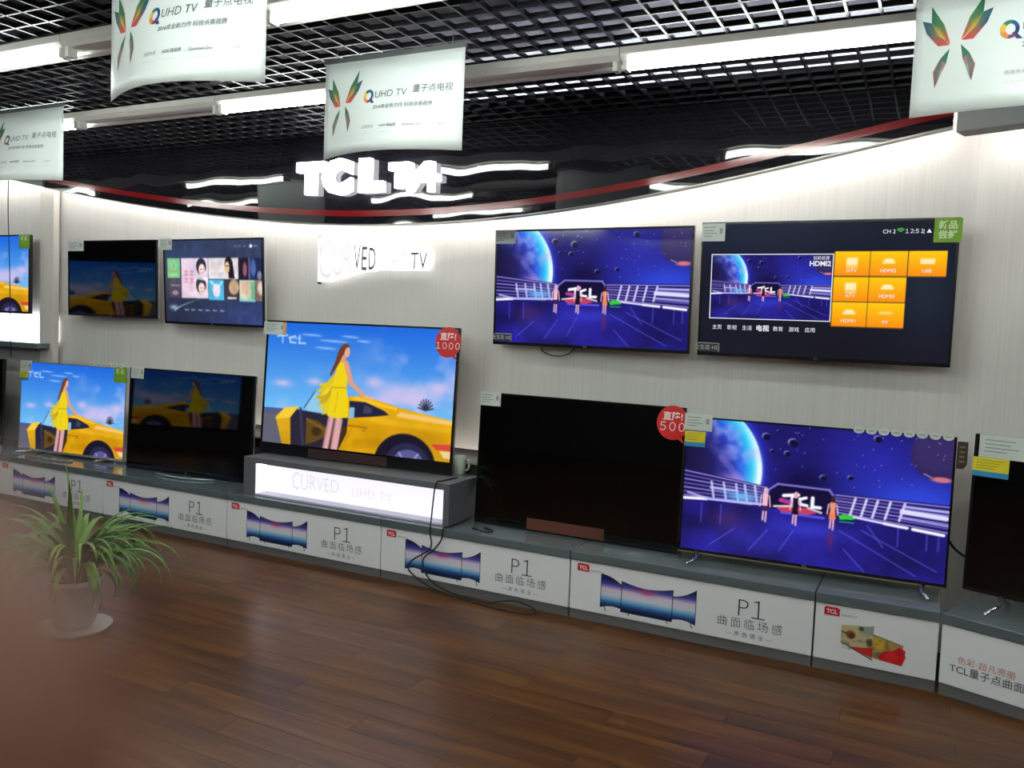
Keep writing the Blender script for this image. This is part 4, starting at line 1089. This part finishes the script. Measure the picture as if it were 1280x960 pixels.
xs_ = [(-0.385, 0.00, 0.11, 0.27, 'C', True), (-0.275, 0.0, 0.085, 0.235, 'U', True), (-0.185, 0.002, 0.07, 0.20, 'R', True), (-0.115, 0.003, 0.055, 0.172, 'V', False), (-0.055, 0.004, 0.045, 0.155, 'E', False), (0.008, 0.003, 0.055, 0.145, 'D', False),
       (0.10, -0.012, 0.062, 0.105, 'U', True), (0.185, -0.014, 0.062, 0.105, 'H', True), (0.262, -0.014, 0.055, 0.105, 'D', True), (0.340, -0.012, 0.06, 0.105, 'T', False), (0.405, -0.012, 0.062, 0.108, 'V', False)]
for x, zc, w_, h_, ch, br in xs_: halo_letter(ch, x, zc, w_, h_, br)
plate = prism_xz('sign_plate', [(-0.46, 0.145), (-0.30, 0.11), (-0.15, 0.085), (-0.15, -0.075), (-0.28, -0.09), (-0.36, -0.115), (-0.46, -0.155)], -0.03, -0.012, M_halo, cs); plate['label'] = 'bright white lit back plate'
bm = bmesh.new(); add_lathe(bm, [(0.0085, -0.02), (0.0085, 0.0)], 12)
for zz in (0.15, -0.16): link('mounting_stud', bm_mesh(bm.copy(), 'mounting_stud'), M_black, cs, loc=(-0.452, -0.032, zz), rot=(PI / 2, 0, 0))
bm.free()

# glowing shelf at left
gs = empty('light_shelf', (-7.55, WALL_Y - 0.02, 1.185)); tag(gs, 'glowing white wall shelf with grey slab at left edge', 'shelf')
box('shelf_slab', (-0.95, 0.95, -0.17, 0, 0.0, 0.045), mat('shelf_grey', (92, 104, 110), 0.35), gs, 0.003)
o = box('glow_panel', (-0.95, 0.95, -0.05, 0, 0.047, 0.27), M_shelfglow, gs, 0.004); o['label'] = 'glowing white panel'
tube('hanging_cable', [(-6.90, 4.36, 2.70), (-6.905, 4.36, 2.3), (-6.90, 4.37, 1.9), (-6.895, 4.375, 1.5), (-6.89, 4.38, 1.1)], 0.004, M_cable)
tag(bpy.data.objects['hanging_cable'], 'thin black cable hanging down in front of the left wall', 'cable')

# ------------------------------------------------------------------ banners hung from the ceiling
BW, BH = 0.70, 0.41
def banner(label, x0, Y, ztop, bulge=0.10):
    t = empty('hanging_banner', (x0, Y, ztop)); tag(t, label, 'banner', 'pale promotional banners hung from the ceiling')
    def S(X, Z, dy=0.0):                # X 0..BW, Z 0..-BH
        u = X / BW; v = -Z / BH
        return np.stack([X, -bulge * v * np.sin(PI * np.clip(u, 0, 1)) + 0 * X + dy, Z], -1)
    nx, nz = 24, 8
    gx, gz = np.meshgrid(np.linspace(0, BW, nx + 1), np.linspace(0, -BH, nz + 1))
    F = S(gx.ravel(), gz.ravel()); Bk = S(gx.ravel(), gz.ravel(), 0.0016)
    vs = np.concatenate([F, Bk]); n1 = (nx + 1) * (nz + 1); fs = []
    idx = lambda i, j: j * (nx + 1) + i
    for j in range(nz):
        for i in range(nx):
            a, b, c_, d = idx(i, j), idx(i + 1, j), idx(i + 1, j + 1), idx(i, j + 1)
            fs.append((a, d, c_, b)); fs.append((a + n1, b + n1, c_ + n1, d + n1))
    for i in range(nx):
        fs.append((idx(i, 0), idx(i + 1, 0), idx(i + 1, 0) + n1, idx(i, 0) + n1)); fs.append((idx(i + 1, nz), idx(i, nz), idx(i, nz) + n1, idx(i + 1, nz) + n1))
    for j in range(nz):
        fs.append((idx(0, j + 1), idx(0, j), idx(0, j) + n1, idx(0, j + 1) + n1)); fs.append((idx(nx, j), idx(nx, j + 1), idx(nx, j + 1) + n1, idx(nx, j) + n1))
    me = bpy.data.meshes.new('sheet'); me.from_pydata(vs.tolist(), [], fs); me.update()
    for p_ in me.polygons: p_.use_smooth = True
    sheet = link('sheet', me, M_banner, t)
    box('top_rail', (-0.006, BW + 0.006, -0.006, 0.008, -0.004, 0.014), M_rail, t)
    for wx in (0.06, BW - 0.06):
        tube('hanging_wire', [(wx, 0.001, 0.012), (wx, 0.001, CEIL_Z + 0.02 - ztop)], 0.0015, M_wire, t, smooth=False, seg=5)
    def put(name, body, size, X, Z, m, **k):
        def wp(co):
            P = S(co[:, 0] + X, co[:, 2] + Z, -0.0018); return P
        return link(name, text_mesh(body, size, warp=wp, **k), m, sheet)
    put('banner_lettering', 'UHD TV', 0.043, 0.294, -0.168, M_bannerink, offset=-0.0003, align='LEFT')
    put('banner_lettering', '量子点电视', 0.036, 0.566, -0.158, M_bannerink)
    put('banner_lettering', '2016年全新力作 科技点亮视界', 0.021, 0.435, -0.222, M_bannerink)
    for X, s in ((0.285, '超高色域'), (0.385, 'HDR·臻画质'), (0.495, 'Quantum Dot'), (0.605, '□ SIM')):
        put('banner_lettering', s, 0.015, X, -0.305, M_bannerink if X > 0.3 and X < 0.55 else M_bannerpale); put('banner_lettering', '— — — —', 0.012, X, -0.332, M_bannerpale)
    # ring shaped Q mark in several colours
    cols = [(226, 186, 60), (230, 140, 60), (120, 60, 110), (40, 50, 110), (30, 90, 150), (60, 120, 90)]
    V = []; Fc = []; Cc = []
    def quad(pts, cl):
        b0 = len(V); V.extend(pts); Fc.append(tuple(range(b0, b0 + len(pts)))); Cc.extend(cl)
    N6 = 18
    for k in range(N6):
        a0, a1 = 2 * PI * k / N6 + 2.4, 2 * PI * (k + 1) / N6 + 2.4
        cc = cols[(k * 6 // N6) % 6]
        quad([(0.262 + 0.026 * math.cos(a0), -0.17 + 0.029 * math.sin(a0)), (0.262 + 0.026 * math.cos(a1), -0.17 + 0.029 * math.sin(a1)), (0.264 + 0.013 * math.cos(a1), -0.17 + 0.017 * math.sin(a1)), (0.264 + 0.013 * math.cos(a0), -0.17 + 0.017 * math.sin(a0))], [cc] * 4)
    quad([(0.268, -0.182), (0.276, -0.178), (0.298, -0.202), (0.282, -0.202)], [(40, 60, 120)] * 4)
    # butterfly of faceted wings
    q = BW / 1160.0
    G, Y_, Rr, Bl, Pk = (16, 104, 78), (224, 186, 74), (212, 74, 74), (24, 86, 118), (206, 120, 140)
    wings = [([(-122, -212), (-58, -110), (-24, -6), (-72, -52), (-118, -128)], [G, (60, 130, 80), Rr, Y_, (30, 110, 90)]),
             ([(-162, -142), (-118, -126), (-72, -52), (-26, -2), (-80, -2), (-138, -74)], [Bl, G, Y_, Rr, Rr, (40, 70, 120)]),
             ([(-25, 18), (-38, 96), (-66, 66)], [G, (60, 120, 110), (30, 110, 90)]), ([(-66, 66), (-38, 96), (-56, 140), (-84, 214), (-96, 130)], [(40, 110, 90), Pk, (190, 190, 180), (110, 70, 90), (150, 90, 110)])]
    for sgn, ky in ((1, 1.0), (-1, 1.08)):
        for pts, cl in wings:
            P = [((195 + sgn * a) * q, -(325 + b * (ky if b < 0 else 1.0) + (-16 if sgn < 0 else 0)) * q) for a, b in pts]
            m_ = (sum(a for a, _ in P) / len(P), sum(b for _, b in P) / len(P)); mc = tuple(0.5 * np.mean(np.array(cl), 0) + 0.5 * np.array((70, 130, 80)))
            for i in range(len(P)):
                j = (i + 1) % len(P)
                quad([m_, P[i], P[j]] if sgn > 0 else [m_, P[j], P[i]], [mc, cl[i], cl[j]] if sgn > 0 else [mc, cl[j], cl[i]])
    Va = np.array(V); P3 = S(Va[:, 0], Va[:, 1], -0.0018)
    me = bpy.data.meshes.new('butterfly_print'); me.from_pydata(P3.tolist(), [], Fc); me.update()
    at = me.color_attributes.new('picture', 'FLOAT_COLOR', 'POINT')
    cc = np.ones((len(V), 4), np.float32); cc[:, :3] = lin(np.array(Cc, float)); at.data.foreach_set('color', cc.ravel())
    link('butterfly_print', me, M_butterfly, sheet)
    return t
banner('centre banner with butterfly and QUHD TV lettering above the TCL sign', -2.452, 2.95, 2.622)
banner('largest banner with butterfly, cut by top edge, upper left', -2.60, 2.0, 2.70 - 0.06, 0.11)
banner('banner cut by left picture edge, showing half a butterfly', -5.09, 3.08, 2.665 - 0.03)
banner('banner cut by right picture edge, butterfly beside the grey fascia', -0.128, 3.02, 2.645, 0.06)

# ------------------------------------------------------------------ small things on the plinths
mg = empty('mug', (-2.565, 4.44, SLAB_Z + RH)); tag(mg, 'pale green mug behind the large television on the riser', 'mug')
bm = bmesh.new(); add_lathe(bm, [(0.034, 0.0), (0.036, 0.004), (0.037, 0.115), (0.035, 0.115), (0.033, 0.02), (0.001, 0.018)], 20); bmesh.ops.recalc_face_normals(bm, faces=bm.faces)
link('mug_body', bm_mesh(bm, 'mug_body', True), M_mug, mg)
tube('mug_handle', [(0.033, 0, 0.092), (0.062, 0, 0.09), (0.066, 0, 0.058), (0.055, 0, 0.032), (0.034, 0, 0.028)], 0.006, M_mug, mg, seg=8)

o = tube('power_cable', [(-2.50, 4.30, 0.6115), (-2.51, 4.15, 0.6115), (-2.515, 4.09, 0.608), (-2.52, 4.075, 0.52), (-2.51, 4.042, 0.40), (-2.507, 4.029, 0.365), (-2.505, 4.027, 0.33), (-2.50, 4.025, 0.24), (-2.62, 4.02, 0.15), (-2.62, 4.01, 0.09), (-2.44, 3.99, 0.025), (-2.15, 3.96, 0.008), (-1.86, 3.95, 0.008), (-1.80, 3.97, 0.03), (-1.93, 3.99, 0.05), (-2.1, 3.98, 0.012)], 0.0045, M_cable)
tag(o, 'black power cable dangling from riser and looping onto the floor', 'cable')
o = tube('power_cable', [(-2.40, 4.42, 0.42), (-2.41, 4.25, 0.375), (-2.415, 4.08, 0.368), (-2.42, 4.03, 0.365), (-2.43, 4.028, 0.30), (-2.47, 4.02, 0.24), (-2.54, 4.02, 0.17), (-2.50, 4.01, 0.08), (-2.36, 3.99, 0.03), (-2.10, 3.97, 0.014)], 0.0045, M_cable)
tag(o, 'second black cable crossing behind the dangling loop beside the riser', 'cable')
o = tube('power_cable', [(-2.30, 4.15, 0.3645), (-2.2, 4.12, 0.3645), (-2.17, 4.16, 0.3645), (-2.25, 4.2, 0.3645)], 0.0045, M_cable); tag(o, 'short black cable end lying under the black television', 'cable')
o = tube('power_cable', [(0.10, 4.40, 0.62), (0.14, 4.44, 0.56), (0.20, 4.46, 0.52), (0.28, 4.44, 0.50)], 0.006, M_cable); tag(o, 'short black cable between the two right-hand lower televisions', 'cable')
o = tube('power_cable', [(-2.12, 4.58, 1.405), (-2.08, 4.56, 1.375), (-2.0, 4.55, 1.36), (-1.93, 4.56, 1.375), (-1.9, 4.585, 1.41)], 0.004, M_cable); tag(o, 'thin cable loop under the upper space-scene television', 'cable')
o = tube('power_cable', [(-7.1, 4.1, 0.366), (-6.93, 4.12, 0.40), (-6.8, 4.15, 0.43), (-6.68, 4.16, 0.40), (-6.63, 4.12, 0.366), (-6.8, 4.09, 0.366), (-7.1, 4.08, 0.366)], 0.005, M_cablewhite); tag(o, 'pale grey cable loop on plinth top at left edge', 'cable')
for k, (x, a) in enumerate(((-6.20, 0.15), (-6.02, -0.1), (-5.86, 0.2))):
    rm = empty('remote_control', (x, 4.12 + 0.01 * k, SLAB_Z), (0, 0, a)); tag(rm, ['remote control on the plinth, leftmost of three', 'remote control on the plinth, middle of three', 'remote control on the plinth, rightmost of three'][k], 'remote control', 'remote controls on the plinth')
    box('remote_body', (-0.065, 0.065, -0.02, 0.02, 0.0, 0.016), M_remote, rm, 0.004)
    each_box('remote_button', [(-0.05 + 0.02 * i, -0.04 + 0.02 * i, -0.012 + 0.014 * j, -0.004 + 0.014 * j, 0.016, 0.0185) for i in range(5) for j in range(2)], M_black, rm)

# ------------------------------------------------------------------ spider plant on the floor
PX, PY = -3.57, 2.58
pl = empty('potted_spider_plant', (PX, PY, 0)); tag(pl, 'potted spider plant with arching green leaves on the wooden floor', 'plant')
bm = bmesh.new(); add_lathe(bm, [(0.15, 0.0), (0.17, 0.018), (0.16, 0.022), (0.10, 0.012)], 28); bmesh.ops.recalc_face_normals(bm, faces=bm.faces)
link('saucer', bm_mesh(bm, 'saucer', True), M_pot, pl)
bm = bmesh.new(); add_lathe(bm, [(0.078, 0.014), (0.10, 0.06), (0.118, 0.22), (0.128, 0.225), (0.128, 0.25), (0.116, 0.25), (0.110, 0.22), (0.105, 0.212)], 28); bmesh.ops.recalc_face_normals(bm, faces=bm.faces)
link('pot', bm_mesh(bm, 'pot', True), M_pot, pl)
bm = bmesh.new(); add_lathe(bm, [(0.108, 0.200), (0.108, 0.222)], 20); link('soil', bm_mesh(bm, 'soil'), M_soil, pl)
for k in range(160):
    az = rng.random() * 2 * PI
    L = 0.34 + 0.30 * rng.random()
    el = math.radians(52 + 36 * rng.random())
    if k < 5: el = math.radians(78 + 3 * k); L = 0.46 + 0.03 * k
    wd = 0.010 + 0.007 * rng.random()
    droop = (0.5 if k < 5 else 1.7 + 1.5 * rng.random())
    pos = Vector((0.05 * math.cos(az) * rng.random(), 0.05 * math.sin(az) * rng.random(), 0.215))
    n = 11; bm = bmesh.new(); prev = None; th = el
    for i in range(n + 1):
        s = i / n
        d = Vector((math.cos(az) * math.cos(th), math.sin(az) * math.cos(th), math.sin(th)))
        side = Vector((-math.sin(az), math.cos(az), 0))
        up = side.cross(d)
        w_ = wd * (0.55 + 0.9 * s if s < 0.5 else (1 - s) * 2.0) + 0.0006
        a = bm.verts.new(pos - side * w_ + up * w_ * 0.35); c_ = bm.verts.new(pos - up * 0.0); b = bm.verts.new(pos + side * w_ + up * w_ * 0.35)
        if prev: bm.faces.new((prev[0], a, c_, prev[1])); bm.faces.new((prev[1], c_, b, prev[2]))
        prev = (a, c_, b)
        pos = pos + d * (L / n)
        th -= droop * (0.3 + 1.4 * s) / n * 1.25
        if pos.z < 0.03: break
    o = link('leaf', bm_mesh(bm, 'leaf', True), M_leaf, pl)

# ------------------------------------------------------------------ display wall to the left of the viewer (seen only in reflections)
pa, pb = Vector((-8.0, -0.95, 0)), Vector((-11.6, 0.98, 0))
dirw = (pb - pa).normalized(); yaww = math.atan2(dirw.y, dirw.x)
sw2 = box('wall_side', (0, (pb - pa).length, 0.0, 0.1, 0, 2.6), M_rear, None, loc=(pa.x, pa.y, 0), rot=(0, 0, yaww)); tag(sw2, kind='structure')
nrm = Vector((dirw.y, -dirw.x, 0)); nrm = nrm if nrm.y > 0 else -nrm
for (cx_, cy_, z_), lab in ((( -8.83, -0.5, 0.28), 'car-advert television low on the side wall left of the viewer'), ((-10.7, 0.5, 1.32), 'car-advert television high on the side wall left of the viewer')):
    p_ = Vector((cx_, cy_, 0)); p_ = p_ - nrm * ((p_ - pa).dot(nrm)) + nrm * 0.075
    tt = television(lab, p_.x, p_.y, z_, 1.45, 0.80, math.degrees(math.atan2(nrm.y, nrm.x)) + 90, 0, PIC_car, group='televisions on the side wall')

# ------------------------------------------------------------------ the photographer's phone and hand: one fingertip strays in front of the lens
def camp(x, y, z):                  # millimetres right, down and forward of the lens
    return Vector((0, 0, CAM_H)) + (RIGHT * x + DOWN * y + FWD * z) * 0.001
ph = empty('mobile_phone', (0, 0, CAM_H)); ph.matrix_world = Matrix.Translation((0, 0, CAM_H)) @ Matrix((RIGHT, FWD, -DOWN)).transposed().to_4x4()
tag(ph, 'mobile phone held by the photographer, taking this picture', 'phone')
box('phone_body', (-0.026, 0.124, -0.0095, -0.0016, -0.058, 0.016), mat('phone_shell', (34, 34, 38), 0.4), ph, 0.002)
box('phone_screen', (-0.018, 0.116, -0.0105, -0.0095, -0.054, 0.012), M_off, ph)

pts = {'tip': (-7.4, 5.2, 14.0, 8.0), 'dip': (-30, 15, 15.5, 8.6), 'pip': (-56, 24, 9, 9.4), 'mcp': (-80, 50, -18, 12),
       'palm': (-92, 78, -38, 20), 'wrist': (-104, 128, -66, 25), 'arm': (-120, 210, -110, 31), 'elbow': (-150, 330, -180, 40),
       'm1': (-84, 66, -14, 12), 'm2': (-58, 48, 12, 9.4), 'm3': (-34, 42, 15, 8.4), 'm4': (-14, 44, 9, 7.2),
       'r1': (-86, 84, -18, 11.5), 'r2': (-60, 68, 9, 9), 'r3': (-36, 62, 14, 8), 'r4': (-18, 62, 9, 7),
       'l1': (-88, 100, -24, 10.5), 'l2': (-66, 86, 0, 8), 'l3': (-46, 80, 8, 7), 'l4': (-31, 79, 6, 6.2),
       't1': (-84, 92, -58, 14), 't2': (-54, 66, -50, 10.5), 't3': (-28, 44, -32, 9.2), 't4': (-8, 34, -21, 7.6)}
edges = [('elbow', 'arm'), ('arm', 'wrist'), ('wrist', 'palm'), ('palm', 'mcp'), ('mcp', 'pip'), ('pip', 'dip'), ('dip', 'tip'),
         ('palm', 'm1'), ('m1', 'm2'), ('m2', 'm3'), ('m3', 'm4'), ('palm', 'r1'), ('r1', 'r2'), ('r2', 'r3'), ('r3', 'r4'),
         ('wrist', 'l1'), ('l1', 'l2'), ('l2', 'l3'), ('l3', 'l4'), ('wrist', 't1'), ('t1', 't2'), ('t2', 't3'), ('t3', 't4')]
names = list(pts)
me = bpy.data.meshes.new('person')
me.from_pydata([camp(*pts[n][:3]) for n in names], [(names.index(a), names.index(b)) for a, b in edges], [])
hand = bpy.data.objects.new('person', me); C.objects.link(hand)
sk = hand.modifiers.new('skin', 'SKIN'); sk.use_smooth_shade = True
for v_, n in zip(me.skin_vertices[0].data, names):
    v_.radius = (pts[n][3] * 0.00112,) * 2; v_.use_root = (n == 'wrist')
sb = hand.modifiers.new('subdivision', 'SUBSURF'); sb.levels = 2; sb.render_levels = 2
M_skin = mat('skin', (122, 74, 46), 0.5, spec=0.35)
dg = bpy.context.evaluated_depsgraph_get(); dg.update()
me2 = bpy.data.meshes.new_from_object(hand.evaluated_get(dg)); me2.name = 'person'
hand.modifiers.clear(); hand.data = me2; me2.materials.clear(); me2.materials.append(M_skin)
for p_ in me2.polygons: p_.use_smooth = True
tag(hand, "photographer's left hand around the phone, out-of-focus fingertip in the lower left corner", 'person')
